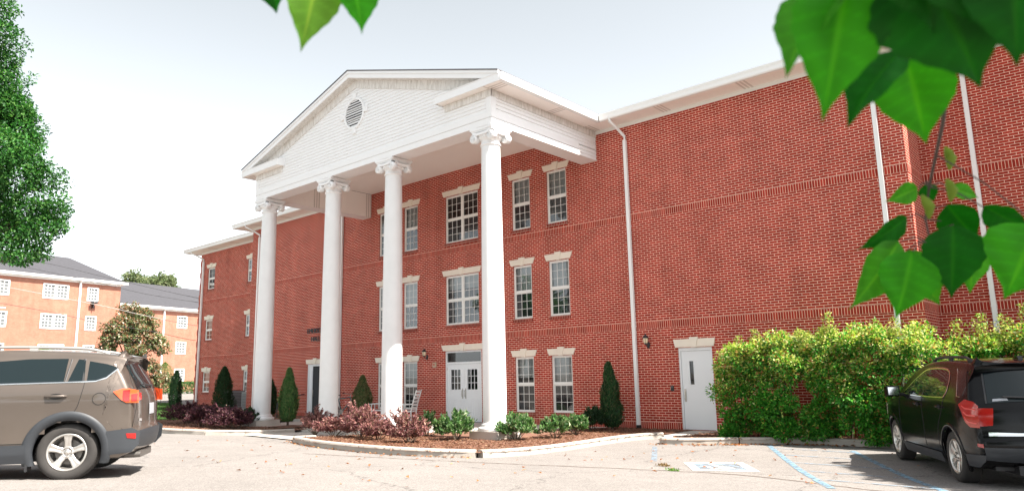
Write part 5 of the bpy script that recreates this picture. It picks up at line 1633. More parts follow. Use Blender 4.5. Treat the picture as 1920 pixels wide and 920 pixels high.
hedge('tall leafy hedge with yellow-green tips right of the single white door', 2.0, 6.7, -1.80, -.12, -.05, top1, 90000, 3, .62,
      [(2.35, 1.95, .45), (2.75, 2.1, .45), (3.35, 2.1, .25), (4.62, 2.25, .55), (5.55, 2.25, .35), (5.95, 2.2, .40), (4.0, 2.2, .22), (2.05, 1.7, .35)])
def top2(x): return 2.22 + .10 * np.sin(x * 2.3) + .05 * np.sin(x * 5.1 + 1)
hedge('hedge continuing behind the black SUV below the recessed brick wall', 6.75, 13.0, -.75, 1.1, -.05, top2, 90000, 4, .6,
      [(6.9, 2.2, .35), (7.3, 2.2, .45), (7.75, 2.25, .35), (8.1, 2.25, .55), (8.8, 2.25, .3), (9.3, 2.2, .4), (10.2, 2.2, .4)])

# pale feathery sapling growing out of the hedge
t = tag(empty('sapling', (3.35, -.75, 0)), 'pale feathery-leaved sapling rising out of the hedge top', 'sapling')
Ps, As, Ns = [], [], []
m = MB()
m.tube([(0, 0, -.05), (.02, -.05, 1.2), (.0, -.1, 2.2)], [.02, .015, .008], 6)
for k in range(15):
    a = rng.uniform(0, 6.28); zz = rng.uniform(1.95, 2.45); ln = rng.uniform(.35, .58)
    b0 = np.array((0, -.1, zz - .1)); dr = np.array((math.cos(a), math.sin(a) - .25, .25))
    path = [b0 + dr * ln * s_ + np.array((0, 0, -.18 * s_ * s_)) for s_ in np.linspace(0, 1, 14)]
    m.tube(path, [.005] * 14, 4)
    side = np.cross(dr, (0, 0, 1)); side /= np.linalg.norm(side)
    for p in path[2:]:
        for sg in (-1, 1):
            for _ in range(3):
                Ps.append(p + side * sg * rng.uniform(0, .05)); As.append(side * sg + dr * .3 + rng.normal(size=3) * .15); Ns.append(np.array((0, 0, 1)) + rng.normal(size=3) * .3)
m.build('stem', M['bark'], t)
n = len(Ps)
leaf_obj('foliage', np.array(Ps), np.array(As), np.array(Ns), rng.uniform(.06, .10, n), .028, palette([(.33, .42, .25), (.42, .48, .34), (.22, .33, .17)], (3, 2, 2), n), M['leaf_dull'], t)

# --- trees
def tree(name, label, base, trunk_h, trunk_r, clumps, nleaf, L, Wd, cols, wts, mt, seed, group=None, twist=.3, limbs=14, trunk_name='trunk'):
    """clumps: (x, y, z, r) relative to the base"""
    t = tag(empty(name, base), label, 'tree', group)
    r = np.random.default_rng(seed)
    m = MB()
    top = Vector((r.normal() * .2, r.normal() * .2, trunk_h))
    m.tube([(0, 0, -.2), (0, 0, .15), (top.x * .4, top.y * .4, trunk_h * .5), tuple(top)], [trunk_r * 1.5, trunk_r * 1.1, trunk_r * .9, trunk_r * .7], 12)
    for i in r.choice(len(clumps), min(limbs, len(clumps)), replace=False):
        c = Vector(clumps[i][:3]); b = Vector((top.x * .8, top.y * .8, trunk_h * r.uniform(.75, 1.0)))
        mid_ = b.lerp(c, .5) + Vector((0, 0, (c - b).length * .12))
        m.tube([b, b.lerp(mid_, .5), mid_, mid_.lerp(c, .5), c], [trunk_r * .45, trunk_r * .36, trunk_r * .25, trunk_r * .15, trunk_r * .05], 7)
    m.build(trunk_name, M['bark'], t)
    Ps, As, Ns, Cs = [], [], [], []
    tot = sum(c[3] ** 2 for c in clumps)
    for ci, (x, y, z, cr) in enumerate(clumps):
        k = max(20, int(nleaf * cr * cr / tot))
        d = unit(k); f = rng.uniform(.15, 1, k) ** .45
        rr = cr * f * (1 + .28 * lumps(d, 6, seed * 100 + ci))
        P = d * rr[:, None] * np.array((1, 1, .8)) + np.array((x, y, z))
        Ps.append(P); As.append(d * .5 + unit(k) * .8 + np.array((0, 0, -.15))); Ns.append(d * .4 + unit(k) * .6 + np.array((0, 0, .8)))
        Cs.append(palette(cols, wts, k) * r.uniform(.82, 1.18))
    P = np.concatenate(Ps); n = len(P)
    leaf_obj('crown', P, np.concatenate(As), np.concatenate(Ns), L * rng.uniform(.65, 1.3, n), Wd * rng.uniform(.7, 1.2, n), np.concatenate(Cs), mt, t)
    return t

def crown_clumps(n, c, rad, cr, seed, shell=.55, squash=None):
    r = np.random.default_rng(seed); out = []
    for _ in range(n):
        d = r.normal(size=3); d /= np.linalg.norm(d); f = r.uniform(shell, 1) 
        p = np.array(c) + d * np.array(rad) * f
        out.append((*p, r.uniform(*cr)))
    return out

LT_BASE = (-34.2, -11.2, 0.56)
LT = [(3.95, 4.09, 9.65, 0.95), (3.79, 3.6, 8.31, 0.95), (3.34, 3.83, 11.29, 0.9), (3.64, 3.06, 7.2, 0.7), (3.01, 3.31, 9.47, 1.3), (3.39, 2.56, 11.17, 1.3), (2.86, 3.0, 13.03, 0.9), (3.38, 2.47, 14.31, 0.85), (3.75, 1.93, 12.3, 1.4), (2.97, 2.02, 14.72, 1.2), (3.0, 1.54, 16.82, 1.0), (3.54, 1.02, 18.15, 1.2), (3.25, 1.06, 19.7, 0.9), (0.98, 1.4, 15.66, 1.5), (2.78, 1.08, 12.33, 1.8), (1.64, 1.98, 10.03, 1.6), (2.74, 2.15, 7.74, 1.2), (1.83, 0.39, 17.37, 1.6), (3.0, 0.27, 13.69, 1.8), (-0.82, 1.51, 11.52, 1.8), (0.63, 1.47, 8.48, 1.5), (0.13, 0.15, 12.17, 2), (0.35, -0.41, 15.32, 2), (1.14, -0.41, 18.18, 1.5), (-0.5, 0.36, 9.04, 1.7), (4.08, 4.41, 8.78, 0.55), (3.5, 3.15, 11.95, 0.7), (3.77, 3.8, 7.4, 0.5), (2.59, 0.23, 20.77, 1.4), (0.99, 3.04, 8.92, 1.1)]

LT += [tuple((LT[6][i] + LT[7][i]) / 2 for i in range(3)) + (1.0,), tuple((LT[7][i] + LT[9][i]) / 2 for i in range(3)) + (1.0,), tuple((LT[9][i] + LT[10][i]) / 2 for i in range(3)) + (1.1,)]
tree('shade_tree', 'big leafy green tree standing at the left edge behind the bronze SUV', LT_BASE, 6.0, .32, LT, 70000, .17, .10,
     [(.034, .120, .026), (.054, .165, .034), (.10, .22, .052), (.018, .068, .017)], (3, 3, 1.5, 2), M['leaf'], 11)
# magnolia in front of the orange building
cl = []
r_ = np.random.default_rng(5)
for k in range(95):
    q = r_.uniform(0, 1); hz = .9 + q * 5.6
    hw_ = float(np.interp(hz, [.6, 1.5, 2.6, 4.0, 5.2, 6.2, 6.9], [2.3, 2.6, 2.5, 2.2, 1.6, .95, .25])); a = r_.uniform(0, 6.28); f = r_.uniform(.45, 1) ** .6
    cl.append((hw_ * f * math.cos(a), hw_ * f * math.sin(a), hz, r_.uniform(.36, .60)))
tree('magnolia_tree', 'magnolia with brown-backed leaves and cream blossoms before the orange building', (-46.8, 3.5, .6), 1.6, .16, cl, 24000, .24, .11,
     [(.12, .16, .065), (.075, .10, .04), (.26, .13, .07), (.38, .24, .15), (.62, .56, .44)], (4, 2.4, 1.8, 1.2, .9), M['leaf_glossy'], 12)
tree('distant_tree', 'pale distant tree top showing over the low grey roof', (-113, 32.1, 0), 12, .4, crown_clumps(34, (0, 0, 17), (6.0, 4.5, 3.0), (1.0, 1.9), 3, .3), 9000, .42, .3,
     [(.12, .16, .07), (.17, .20, .10), (.08, .11, .05)], (3, 3, 2), M['leaf'], 13)
tree('young_tree', 'slim green tree top showing above the SUV roof, left of the other one', (-60.4, -2.9, .5), 2.6, .1, crown_clumps(14, (0, 0, 3.5), (.9, .9, 1.1), (.4, .7), 4, .3), 2200, .2, .1, [(.12, .20, .06), (.20, .28, .09)], (3, 2), M['leaf'], 14, group='young trees before the orange building')
tree('young_tree', 'slim green tree top above the SUV roof by the orange wall downspout', (-57.5, .9, .5), 2.3, .1, crown_clumps(14, (0, 0, 3.0), (.9, .9, 1.0), (.4, .65), 6, .3), 2200, .2, .1, [(.12, .20, .06), (.20, .28, .09)], (3, 2), M['leaf'], 15, group='young trees before the orange building')
t = cone_conifer('bright yellow-green evergreen clump at the foot of the magnolia', (-66.5, 14.6, .5), 1.35, 3.2, 6000, 21, [(.10, .19, .045), (.15, .25, .06), (.06, .12, .035)], (3, 3, 2))
t = tag(empty('hedge', (-64.5, 18.2, .5)), 'low clipped hedge below the orange building behind the slim dark evergreen', 'hedge')
n = 7000; P = rng.uniform(-1, 1, (n, 3)) * np.array((1.1, 4.6, .55)) + np.array((0, 0, .6))
e = rng.integers(0, 3, n); P[e == 0, 2] = 1.1 + rng.normal(size=(e == 0).sum()) * .05; P[e == 1, 0] = 1.1 + rng.normal(size=(e == 1).sum()) * .06
leaf_obj('foliage', P, unit(n), unit(n) + np.array((.3, -.2, .6)), rng.uniform(.1, .2, n), .09, palette([(.055, .12, .03), (.085, .16, .045), (.035, .08, .025)], (3, 2, 2), n), M['leaf_dull'], t)
m = MB(); [m.tube([(0, y, -.1), (0, y, .8)], .03, 5) for y in (-3, 0, 3)]; m.build('stem', M['bark'], t)

# --- tree whose crown shades the black car (stands right of the photograph)
tree('parking_tree', 'tree standing right of the black SUV and shading its bay', (15.9, -3.9, -.1), 5.6, .2, crown_clumps(46, (0.0, .15, 9.0), (2.2, 2.2, 2.0), (.8, 1.3), 8, .15), 26000, .26, .19,
     [(.05, .13, .03), (.08, .17, .04)], (2, 1), M['leaf'], 16)

# --- trees along the far side of the lot, behind the viewer: they stand in the window and car reflections
for k, (x, y, hh, lab) in enumerate([(-42, -44, 13, 'broad tree across the lot farthest towards the orange building'), (-24, -50, 15, 'tall tree across the lot behind the bronze SUV'), (-7, -47, 13, 'round tree across the lot facing the portico'),
                                     (10, -52, 16, 'tallest tree across the lot behind the viewer'), (27, -46, 13, 'round tree across the lot facing the single white door'), (42, -36, 14, 'tree across the lot facing the black SUV')]):
    tree('shade_tree', lab, (x, y, .5), 4.5, .3, crown_clumps(40, (0, 0, hh * .58), (5.2, 5.2, hh * .34), (1.5, 2.4), 40 + k, .2), 5200, .6, .42, [(.045, .13, .03), (.07, .17, .04), (.03, .09, .022)], (2, 2, 1), M['leaf'], 40 + k, group='trees across the lot')

# --- tree beside the camera whose low twigs hang into the view
base = np.array((12.1, -15.9, .36))
ft = tree('roadside_tree', 'tree beside the viewer whose large pointed leaves hang into the top of the view', tuple(base), 3.9, .17,
          crown_clumps(30, (.1, 0, 5.6), (1.9, 1.9, 1.2), (.7, 1.1), 9, .2), 7000, .26, .2, [(.05, .14, .03), (.08, .18, .045)], (2, 1), M['leaf'], 17)
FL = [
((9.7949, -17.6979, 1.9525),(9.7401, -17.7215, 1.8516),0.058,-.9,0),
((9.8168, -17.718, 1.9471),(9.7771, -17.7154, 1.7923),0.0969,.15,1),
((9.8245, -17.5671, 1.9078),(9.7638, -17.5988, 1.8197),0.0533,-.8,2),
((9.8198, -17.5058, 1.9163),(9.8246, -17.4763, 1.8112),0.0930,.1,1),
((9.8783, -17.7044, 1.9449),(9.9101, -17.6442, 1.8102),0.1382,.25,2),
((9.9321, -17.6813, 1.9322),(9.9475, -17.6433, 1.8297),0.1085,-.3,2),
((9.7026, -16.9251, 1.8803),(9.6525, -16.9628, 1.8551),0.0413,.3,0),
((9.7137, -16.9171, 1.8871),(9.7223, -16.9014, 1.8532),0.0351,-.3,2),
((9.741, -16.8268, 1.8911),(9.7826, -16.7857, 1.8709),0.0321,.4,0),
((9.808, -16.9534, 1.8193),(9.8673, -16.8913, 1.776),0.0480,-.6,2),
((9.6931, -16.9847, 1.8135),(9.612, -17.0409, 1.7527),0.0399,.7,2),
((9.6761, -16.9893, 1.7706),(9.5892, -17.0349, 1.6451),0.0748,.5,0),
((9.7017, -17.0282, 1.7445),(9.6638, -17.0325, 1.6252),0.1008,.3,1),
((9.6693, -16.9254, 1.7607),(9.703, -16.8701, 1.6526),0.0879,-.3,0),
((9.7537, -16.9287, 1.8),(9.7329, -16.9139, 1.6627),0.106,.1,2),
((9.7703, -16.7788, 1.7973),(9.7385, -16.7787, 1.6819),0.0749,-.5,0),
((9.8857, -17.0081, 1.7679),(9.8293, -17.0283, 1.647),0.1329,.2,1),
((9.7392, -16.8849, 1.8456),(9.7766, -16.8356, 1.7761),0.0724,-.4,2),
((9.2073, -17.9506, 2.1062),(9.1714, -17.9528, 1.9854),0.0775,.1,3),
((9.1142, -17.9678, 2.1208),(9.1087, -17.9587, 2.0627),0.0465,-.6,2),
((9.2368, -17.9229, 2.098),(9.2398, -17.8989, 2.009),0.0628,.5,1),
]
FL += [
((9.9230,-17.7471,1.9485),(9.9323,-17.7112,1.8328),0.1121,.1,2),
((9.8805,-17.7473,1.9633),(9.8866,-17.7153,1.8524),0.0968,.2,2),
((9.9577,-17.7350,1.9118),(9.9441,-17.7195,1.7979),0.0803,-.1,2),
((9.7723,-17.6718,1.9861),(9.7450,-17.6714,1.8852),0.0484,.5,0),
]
twig = [(9.9024, -17.5903, 2.0067), (9.8591, -17.4171, 1.9706), (9.822, -17.2464, 1.9673), (9.7903, -17.1319, 1.9368), (9.7557, -17.0217, 1.9137), (9.7225, -16.934, 1.8769), (9.7047, -16.909, 1.821), (9.7105, -16.9191, 1.7716)]
pods = [((9.7785, -17.0256, 2.0125), (9.7532, -17.0387, 1.9753)), ((9.7698, -17.0127, 1.9275), (9.7701, -17.0026, 1.8867)), ((9.7643, -17.0038, 1.8708), (9.7639, -16.9944, 1.83)), ((9.7266, -17.0301, 1.8434), (9.731, -17.0161, 1.8006))]
def big_leaf(m, cols, b, t_, wd, roll, col):
    b = Vector(b) - Vector(base); t_ = Vector(t_) - Vector(base)
    ax = (t_ - b); L = ax.length; ax.normalize()
    cdir = (Vector(CAM_LOC) - Vector(base) - b).normalized()
    s = ax.cross(cdir).normalized(); nrm = s.cross(ax).normalized()
    s = (s * math.cos(roll) + nrm * math.sin(roll)); nrm = s.cross(ax).normalized()
    if nrm.z < 0 and False: nrm = -nrm
    T0 = [0, .04, .10, .2, .32, .45, .58, .70, .80, .88, .94, 1.0]
    W0 = [.0, .30, .60, .88, 1.0, .95, .78, .52, .30, .14, .06, .0]
    rows, cc = [], []
    edge = random.uniform(0, 6)
    for q in np.linspace(0, 1, 40):
        wq = float(np.interp(q, T0, W0)) * (1 + .025 * math.sin(q * 47 + edge))
        hw = wd / 2 * wq / max(.45, math.cos(roll))
        droop = -.10 * L * (q - .45) ** 2 * 2
        row = []
        for u in np.linspace(-1, 1, 19):
            vein = max(0.0, math.cos(2 * math.pi * (q * 7.5 - abs(u) * 1.1 * (1 - q * .4)))) ** 10 * min(1, abs(u) * 6)
            mid_ = math.exp(-(u / .07) ** 2)
            lift = .34 * abs(u) * hw * (1 - .3 * abs(u)) + .012 * L * math.sin(q * 21 + u * 2) * abs(u) - .010 * L * vein * (1 - abs(u)) - .008 * L * mid_
            row.append(b + ax * (L * q) + s * (u * hw) + nrm * (lift + droop))
            f = 1 + .55 * mid_ + .28 * vein + .10 * math.sin(q * 9 + u * 5 + edge)
            cc.append((col[0] * f * (1 + .35 * mid_), col[1] * f, col[2] * f))
        rows.append(row)
    m.grid(rows, 0, True); cols += cc
    return b
def attr_mesh(m, cols, name, mt, parent):
    o = m.build(name, mt, parent)
    at = o.data.attributes.new('Col', 'FLOAT_COLOR', 'POINT')
    at.data.foreach_set('color', np.concatenate([np.array(cols), np.ones((len(cols), 1))], 1).reshape(-1))
    return o
LC = [(.055, .23, .022), (.036, .24, .010), (.010, .090, .008), (.13, .29, .04)]  # shade put into the colour: third tone for shaded leaves, others for lit ones
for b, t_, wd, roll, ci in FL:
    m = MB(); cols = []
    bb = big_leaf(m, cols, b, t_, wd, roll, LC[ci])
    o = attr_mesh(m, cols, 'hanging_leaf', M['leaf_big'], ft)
    # stalk towards the nearest twig point
    near = min(twig, key=lambda p: (Vector(p) - Vector(b)).length) if b[1] > -17.93 and b[0] > 9.4 else (b[0] + .05, b[1] - .02, b[2] + .12)
    mm = MB(); e = Vector(near) - Vector(base); mm.tube([tuple(bb), tuple(bb.lerp(e, .5) + Vector((0, 0, .01))), tuple(e)], [.0012, .0013, .0015], 5)
    mm.build('leaf_stalk', M['twig'], o)
m = MB(); tw = [Vector(p) - Vector(base) for p in twig]
m.tube([(.0, .1, 3.6), (-.6, -.3, 3.3), (-1.3, -.9, 2.6), (-1.9, -1.5, 2.0)] + [tuple(p) for p in tw], [.03, .022, .014, .007, .0045, .004, .0038, .0034, .003, .0026, .0022, .0018], 7)
m.build('branch', M['twig'], ft)
m = MB(); m.tube([(-.2, -.2, 3.7), (-1.2, -1.2, 3.3), (-2.2, -1.9, 2.6), (-2.85, -2.05, 1.87)], [.02, .014, .007, .003], 7)
m.tube([(-2.85, -2.05, 1.87), (-2.95, -2.07, 1.85)], .002, 5)
m.build('branch', M['twig'], ft)
for a, b in pods:
    m = MB(); cols = []
    a = Vector(a) - Vector(base); b = Vector(b) - Vector(base); mm_ = a.lerp(b, .5) + Vector((.006, .004, 0))
    n0 = 0; m.tube([a, a.lerp(mm_, .5), mm_, mm_.lerp(b, .5), b], [.002, .008, .0095, .007, .0015], 9); cols += [(.22, .30, .05)] * len(m.v)
    attr_mesh(m, cols, 'leaf_bud', M['leaf_big'], ft)

# ------------------------------------------------------------------ porch and yard things
def rocking_chair(loc, rz, label):
    t = tag(empty('rocking_chair', loc, rz), label, 'rocking chair', 'white rocking chairs on the porch')
    mt = M['white_gloss']                            # chair faces local -Y
    for s in (-1, 1):
        m = MB(); m.tube([(s * .27, -.42, .075), (s * .27, -.2, .03), (s * .27, .1, .015), (s * .27, .35, .05), (s * .27, .52, .11)], .016, 6); m.build('rocker', mt, t)
        m = MB(); m.tube([(s * .27, -.25, .03), (s * .27, -.25, .64)], .02, 8); m.build('leg', mt, t)
        m = MB(); m.tube([(s * .25, .22, .03), (s * .25, .22, .40), (s * .25, .30, .75), (s * .25, .42, 1.14)], .02, 8); m.build('back_post', mt, t)
        m = MB(); m.box(s * .27 - .04, s * .27 + .04, -.32, .27, .635, .66); bevel(m.build('armrest', mt, t), .008)
        m = MB(); m.tube([(s * .26, -.25, .2), (s * .25, .22, .2)], .012, 6); m.build('stretcher', mt, t)
    m = MB(); m.box(-.27, .27, -.28, .24, .39, .425); bevel(m.build('seat', mt, t), .01)
    for k in range(6):
        q = k / 5; z = .52 + .56 * q; y = .235 + .17 * q
        m = MB(); m.prism([(y - .008, z - .038), (y + .012, z - .038), (y + .034, z + .04), (y + .014, z + .04)], -.25, .25, lambda u, v, tt: (tt, u, v)); m.build('back_slat', mt, t)
    for z in (.16, .3):
        m = MB(); m.tube([(-.27, -.25, z), (.27, -.25, z)], .012, 6); m.build('stretcher', mt, t)
    return t
rocking_chair((-9.95, -1.35, .005), math.radians(-62), 'white rocking chair just left of the double doors behind the third column')
rocking_chair((-11.75, -1.15, .005), math.radians(-50), 'white rocking chair partly hidden by the third column, near the bronze evergreen')

# bicycle leaning by the wall
t = tag(empty('bicycle', (-14.3, -.95, .005), math.radians(20)), 'dark teal bicycle parked on the porch right of the second column', 'bicycle')
BK = mat('teal_bike_paint', (.035, .13, .14), .35)
def bwheel(x):
    m = MB(); R = .335
    pth = [(x + R * math.cos(a), 0, .345 + R * math.sin(a)) for a in np.linspace(0, 2 * math.pi, 37)]
    m.tube(pth, .018, 7); w_ = m.build('wheel', M['tyre'], t)
    m = MB(); m.tube([(x, -.05, .345), (x, .05, .345)], .02, 8)
    for k in range(16):
        a = 2 * math.pi * k / 16; m.tube([(x, .02 * (-1) ** k, .345), (x + .32 * math.cos(a), 0, .345 + .32 * math.sin(a))], .0015, 4)
    m.build('spokes', M['steel'], w_)
bwheel(-.52); bwheel(.52)
m = MB()
BB, ST, HT, HB = (-.06, 0, .29), (-.22, 0, .80), (.34, 0, .86), (.37, 0, .74)
for a, b, r in ((BB, ST, .018), (ST, HT, .018), (BB, HB, .022), (HT, HB, .02), (BB, (-.52, .05, .345), .011), (BB, (-.52, -.05, .345), .011), (ST, (-.52, .05, .345), .009), (ST, (-.52, -.05, .345), .009)): m.tube([a, b], r, 8)
m.build('frame', BK, t)
for s in (-1, 1): m = MB(); m.tube([(.37, 0, .74), (.39, s * .05, .66), (.52, s * .05, .345)], .013, 7); m.build('fork', BK, t)
m = MB(); m.tube([(.34, 0, .86), (.33, 0, .98)], .014, 7); m.tube([(.26, -.31, 1.02), (.31, -.16, .99), (.33, 0, .98), (.31, .16, .99), (.26, .31, 1.02)], .012, 8); hb = m.build('handlebar', M['steel'], t)
for s in (-1, 1): m = MB(); m.tube([(.20, s * .33, 1.035), (.27, s * .29, 1.018)], .017, 8); m.build('grip', M['dark_plastic'], hb)
m = MB(); m.tube([ST, (-.25, 0, .92)], .013, 7); m.build('seat_post', M['steel'], t)
m = MB(); m.prism([(-.40, .93), (-.13, .92), (-.11, .945), (-.26, .955), (-.40, .975)], -.06, .06, lambda u, v, q: (u, q * (1.1 - .8 * max(0, u + .3) / .2) if u > -.3 else q * 1.3, v)); bevel(m.build('saddle', M['dark_plastic'], t), .012)
m = MB(); m.lathe([(.095, -.004), (.095, .004)], (BB[0], -.03, BB[2]), 24, axis='y'); m.tube([(BB[0], -.05, BB[2]), (BB[0] + .12, -.06, BB[2] - .12)], .01, 6); m.tube([(BB[0], .05, BB[2]), (BB[0] - .12, .06, BB[2] + .12)], .01, 6)
m.build('crank', M['steel'], t)
for s, (dx_, dz_) in ((-1, (.12, -.12)), (1, (-.12, .12))): m = MB(); m.box(BB[0] + dx_ - .045, BB[0] + dx_ + .045, min(s * .06, s * .15), max(s * .06, s * .15), BB[2] + dz_ - .012, BB[2] + dz_ + .012); m.build('pedal', M['dark_plastic'], t)

# second dark bicycle frame behind it reads only as black tubes: a bike rack
t = tag(empty('bike_rack', (-13.75, -.55, .003)), 'low black tube bike rack beside the brick wall and the bronze evergreen', 'bike rack')
for k in range(3):
    x = -.45 + .38 * k
    m = MB(); m.tube([(x, -.2, 0), (x, -.2, .55), (x, -.15, .68), (x, 0, .74), (x, .15, .68), (x, .2, .55), (x, .2, 0)], .022, 8); m.build('hoop', M['black_metal'], t)
m = MB(); m.tube([(-.45, -.2, .04), (.31, -.2, .04)], .016, 6); m.build('rail', M['black_metal'], t)

t = tag(empty('handrail', (-18.15, -.15, .0)), 'curved black handrail at the side door left of the second column', 'handrail')
m = MB(); m.tube([(-.2, -1.25, .02), (-.2, -1.25, .55), (-.2, -1.2, .70), (-.2, -1.05, .80), (-.2, -.6, .88), (-.2, .05, .95)], .024, 8); m.build('rail', M['black_metal'], t)
m = MB(); m.tube([(-.2, -.45, .0), (-.2, -.45, .89)], .018, 8); m.build('post', M['black_metal'], t)
sh = MB(); sh.box(-19.6, -15.2, -1.6, -.002, -.2, .002); bevel(tag(sh.build('landing', M['concrete']), kind='structure'), .01)

GR = mat('ac_grey', (.27, .30, .31), .5, noise=.08, nscale=4)
def ac_unit(loc, label):
    t = tag(empty('air_conditioner', loc), label, 'air conditioner', 'air-conditioning units beside the left wing')
    m = MB(); m.box(-.43, .43, -.40, .40, .08, .92); b = bevel(m.build('cabinet', GR, t), .025)
    m = MB(); m.lathe([(.32, .921), (.32, .945), (.30, .95)], (0, 0, 0), 24, caps=False)
    for k in range(5): m.lathe([(.05 + .06 * k, .94), (.058 + .06 * k, .948)], (0, 0, 0), 24, caps=False)
    for k in range(4):
        a = k * math.pi / 4; m.tube([(.31 * math.cos(a), .31 * math.sin(a), .944), (-.31 * math.cos(a), -.31 * math.sin(a), .944)], .006, 5)
    m.build('fan_guard', M['dark_plastic'], t)
    m = MB()
    for k in range(9): m.box(-.36, .12, -.412, -.401, .18 + .075 * k, .205 + .075 * k)
    for k in range(9): m.box(.431, .442, -.34, .34, .18 + .075 * k, .205 + .075 * k)
    m.build('louvre', mat('ac_dark', (.12, .13, .14), .6), t)
    m = MB(); m.box(.18, .40, -.43, -.401, .45, .84); m.build('service_panel', mat('ac_panel', (.19, .21, .23), .5), t)
    m = MB(); m.box(-.5, .5, -.47, .47, 0, .079); m.build('base_pad', M['concrete'], t)
    return t
ac_unit((-24.25, .80, .13), 'grey air-conditioning unit between the cone evergreen and the white column')
ac_unit((-26.2, .80, .18), 'grey air-conditioning unit mostly hidden left of the broad cone evergreen')

# small signpost with a finial in the gap of the hedge
t = tag(empty('signpost', (6.33, -1.30, .0)), 'dark signpost with a round finial in the gap between the two hedges', 'sign')
m = MB(); m.tube([(0, 0, -.1), (0, 0, 1.66)], .03, 10); m.build('post', M['black_metal'], t)
m = MB(); m.lathe([(.02, 1.66), (.04, 1.68), (.03, 1.70), (.055, 1.75), (.05, 1.80), (.02, 1.84), (.004, 1.86)], (0, 0, 0), 14); m.build('finial', mat('weathered_wood', (.22, .16, .11), .7), t)
m = MB(); m.box(-.26, .16, -.05, -.031, 1.30, 1.62); bevel(m.build('sign_panel', M['black_metal'], t), .008)

# utility pole (left of the photograph) with a lamp arm reaching into it, and four cables
t = tag(empty('utility_pole', (-49.5, -11.6, .7)), 'wooden utility pole with a white lamp arm at the left edge', 'utility pole')
m = MB(); m.tube([(0, 0, -.3), (0, 0, 9.6)], [.16, .11], 12); m.build('pole', M['bark'], t)
m = MB(); m.tube([(0, 0, 5.9), (3.4, 2.55, 5.95), (6.4, 6.1, 5.66)], [.07, .06, .05], 8); m.build('lamp_arm', M['white'], t)
m = MB(); m.box(5.55, 5.95, 5.2, 5.5, 5.72, 5.98); m.build('lamp_head', M['dark_plastic'], t)
m = MB(); m.box(-.06, .06, -1.1, 1.1, 9.0, 9.12); m.build('cross_arm', M['bark'], t)
CW = mat('cable', (.05, .05, .055), .6); CWL = mat('grey_cable', (.42, .40, .38), .6)
WL = [[(-49.5, -11.6, 8.3), (-41.65, -3.95, 6.18), (-39.2, -1.62, 5.39), (-36.68, 0.73, 4.76), (-34.37, 2.91, 4.07), (-31.9, 8.0, 3.5)],
      [(-49.5, -11.5, 9.4), (-43.01, -5.48, 7.63), (-38.62, -1.34, 6.33), (-36.83, 0.37, 5.72), (-34.24, 2.8, 4.99), (-32.0, 8, 4.4)],
      [(-49.5, -12.3, 11.2), (-41.76, -4.78, 9.27), (-38.26, -1.45, 8.09), (-34.31, 2.32, 6.76), (-32.2, 6.0, 6.1)],
      [(-49.5, -11.0, 10.9), (-41.82, -4.72, 8.78), (-38.32, -1.39, 7.63), (-35.99, 0.82, 6.88), (-32.2, 7.0, 5.8)]]
for k, (wl, lab) in enumerate(zip(WL, ('dark cable crossing lowest before the orange building', 'pale cable crossing above the lowest dark one before the orange building', 'topmost dark cable crossing before the grey roofs', 'dark cable just below the topmost one before the grey roofs'))):
    m = MB(); m.tube([tuple(p) for p in catmull(wl, 5)], .014 if k != 1 else .016, 5)
    tag(m.build('cable', CW if k != 1 else CWL), lab, 'cable', 'overhead cables')

# ------------------------------------------------------------------ loose cover
def in_poly(P, poly):
    x, y = P[:, 0], P[:, 1]; ins = np.zeros(len(P), bool); n = len(poly)
    for i in range(n):
        (x0, y0), (x1, y1) = poly[i], poly[i - 1]
        c_ = ((y0 > y) != (y1 > y)) & (x < (x1 - x0) * (y - y0) / (y1 - y0 + 1e-12) + x0); ins ^= c_
    return ins
def scatter(poly, n):
    q = np.array(poly); out = np.zeros((0, 2))
    while len(out) < n:
        P = rng.uniform(q.min(0), q.max(0), (n * 2, 2)); out = np.concatenate([out, P[in_poly(P, poly)]])
    return out[:n]
Ps = np.concatenate([scatter(poly_mid, 16000), scatter(poly_left, 12000), scatter(poly_right, 7000)])
n = len(Ps); z = gz(Ps[:, 0], Ps[:, 1]) + .105
a = rng.uniform(0, 6.28, n)
leaf_obj('mulch_chips', np.stack([Ps[:, 0], Ps[:, 1], z + rng.uniform(0, .02, n)], 1), np.stack([np.cos(a), np.sin(a), rng.normal(size=n) * .25], 1), np.stack([rng.normal(size=n) * .5, rng.normal(size=n) * .5, np.ones(n)], 1),
         rng.uniform(.03, .09, n), rng.uniform(.012, .03, n), palette([(.16, .075, .045), (.23, .12, .075), (.09, .045, .03), (.30, .19, .12)], (3, 3, 2, 1), n), M['leaf_dull'], None, .1, 'stuff')
Pg = scatter(gr_poly, 26000); n = len(Pg)
leaf_obj('grass', np.stack([Pg[:, 0], Pg[:, 1], gz(Pg[:, 0], Pg[:, 1]) + .03], 1), np.stack([rng.normal(size=n) * .35, rng.normal(size=n) * .35, np.ones(n)], 1), unit(n), rng.uniform(.05, .10, n), .02,
         palette([(.05, .13, .03), (.08, .17, .04), (.12, .19, .06)], (3, 3, 1), n), M['leaf_dull'], None, .1, 'stuff')
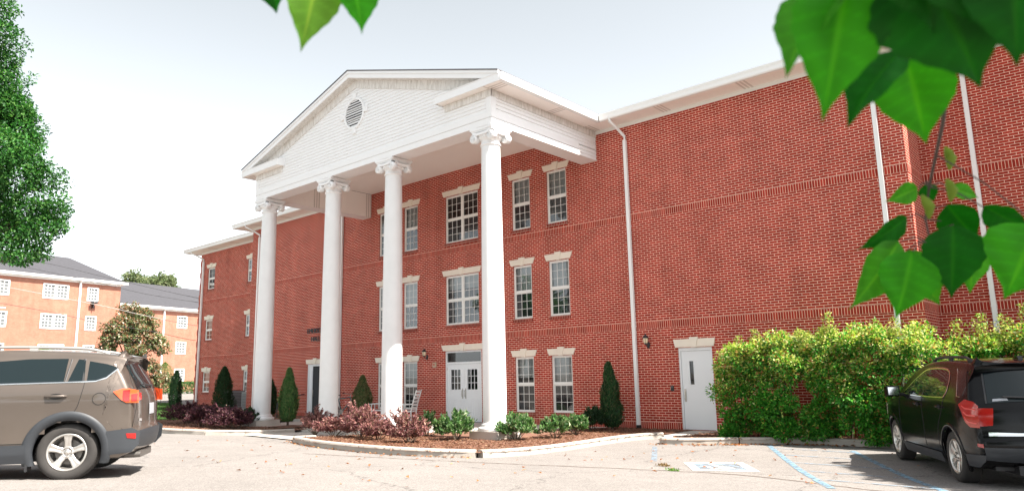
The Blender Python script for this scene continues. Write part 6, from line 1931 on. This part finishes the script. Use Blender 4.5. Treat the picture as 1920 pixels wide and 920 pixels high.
# fallen leaves: drifts along the right kerb, a few on the lot
L_ = []
kp = smooth_path(right1[1:] + right2, 1)
for _ in range(520):
    i = rng.integers(0, len(kp) - 1); p = kp[i] + (kp[i + 1] - kp[i]) * rng.uniform()
    if p[0] > 7.5: continue
    wgt = 1 if (abs(p[0] - 2.2) < .5 or abs(p[0] - 4.0) < .9) else .22
    if rng.uniform() > wgt: continue
    L_.append((p[0] + rng.normal() * .1, p[1] - abs(rng.normal()) * .16 - .02))
for _ in range(60): L_.append((rng.uniform(0, 7), rng.uniform(-8, -2.6)))
for _ in range(70): L_.append((rng.uniform(-9, 4), rng.uniform(-13, -8.8)))
kp = smooth_path(mid1, 1)
for _ in range(150):
    i = rng.integers(0, len(kp) - 1); p = kp[i] + (kp[i + 1] - kp[i]) * rng.uniform(); L_.append((p[0] + rng.normal() * .05, p[1] - abs(rng.normal()) * .07 - .02))
for _ in range(240): q = scatter(poly_right, 1)[0]; L_.append((q[0], q[1]))
L_ = np.array(L_); n = len(L_); a = rng.uniform(0, 6.28, n)
zz = gz(L_[:, 0], L_[:, 1]) + np.where(in_poly(L_, poly_right), .125, .012)
leaf_obj('fallen_leaves', np.stack([L_[:, 0], L_[:, 1], zz], 1), np.stack([np.cos(a), np.sin(a), rng.normal(size=n) * .2 + .12], 1), np.stack([rng.normal(size=n) * .35, rng.normal(size=n) * .35, np.ones(n)], 1),
         rng.uniform(.04, .10, n), rng.uniform(.025, .06, n), palette([(.36, .15, .06), (.28, .12, .05), (.42, .24, .12), (.16, .07, .035)], (3, 3, 2, 2), n), M['leaf_dull'], None, .25, 'stuff')
# weeds in the long pavement crack
for x, y, lab, col in ((3.9, -7.62, 'small green weed tuft in the pavement crack by the accessible symbol', (.12, .22, .05)), (3.35, -6.95, 'small brown weed tuft in the pavement crack left of the green one', (.22, .15, .07))):
    n = 60; b_ = np.stack([rng.normal(size=n) * .05, rng.normal(size=n) * .03, np.zeros(n)], 1)
    t = tag(leaf_obj('weed', b_, unit(n) * .7 + np.array((0, 0, .6)), unit(n), rng.uniform(.03, .08, n), .018, palette([col], (1,), n), M['leaf_dull']), lab, 'weed', 'weeds in the pavement crack')
    t.location = (x, y, float(gz(x, y)) + .004)
m = MB(); rows = []
ck = resample(catmull([(-3.2, -9.9), (-.5, -9.2), (1.6, -8.5), (2.9, -8.0), (3.9, -7.66), (5.1, -7.5), (6.4, -7.9), (8.4, -8.6)], 6), .12)
for i, p in enumerate(ck):
    w_ = .012 + .012 * abs(math.sin(i * 1.7)); jit = rng.normal() * .018
    rows.append([(p[0], p[1] + jit - w_, float(gz(*p)) + .004), (p[0], p[1] + jit + w_, float(gz(*p)) + .004)])
m.grid(rows, 0, False); tag(m.build('pavement_crack', mat('crack_dirt', (.085, .06, .045), .95)), kind='structure')

# descriptions of the setting and of the loose cover
_desc = {'ground': ('pale weathered asphalt of the parking lot and lane', 'pavement'), 'mulch_bed': ('brown bark mulch bed along the hall', 'mulch bed'), 'porch_floor': ('concrete porch floor under the portico', 'porch'),
         'walk': ('pale concrete walk leading up to the hall', 'walkway'), 'door_landing': ('concrete landing at the single white door', 'landing'), 'path': ('concrete path beside the far lawn', 'path'), 'lawn': ('small green lawn strip past the left bed', 'lawn'),
         'parking_line': ('faded blue painted parking line on the asphalt', 'parking line'), 'accessible_parking_border': ('white painted border of the accessible parking symbol', 'marking'), 'accessible_parking_field': ('pale blue field of the accessible parking symbol', 'marking'),
         'accessible_parking_figure': ('white wheelchair figure painted on the asphalt', 'marking'), 'kerb': ('pale concrete kerb edging a planting bed', 'kerb'), 'landing': ('concrete step at the side door', 'landing'), 'pavement_crack': ('long dark crack wandering across the asphalt', 'crack'),
         'mulch_chips': ('loose bark chips covering the planting beds', 'mulch'), 'grass': ('short green grass past the left bed', 'grass'), 'fallen_leaves': ('orange-brown fallen leaves along the kerbs', 'fallen leaves')}
for o in COL.objects:
    k = o.name.split('.')[0]
    if o.parent is None and k in _desc and 'label' not in o: tag(o, *_desc[k])
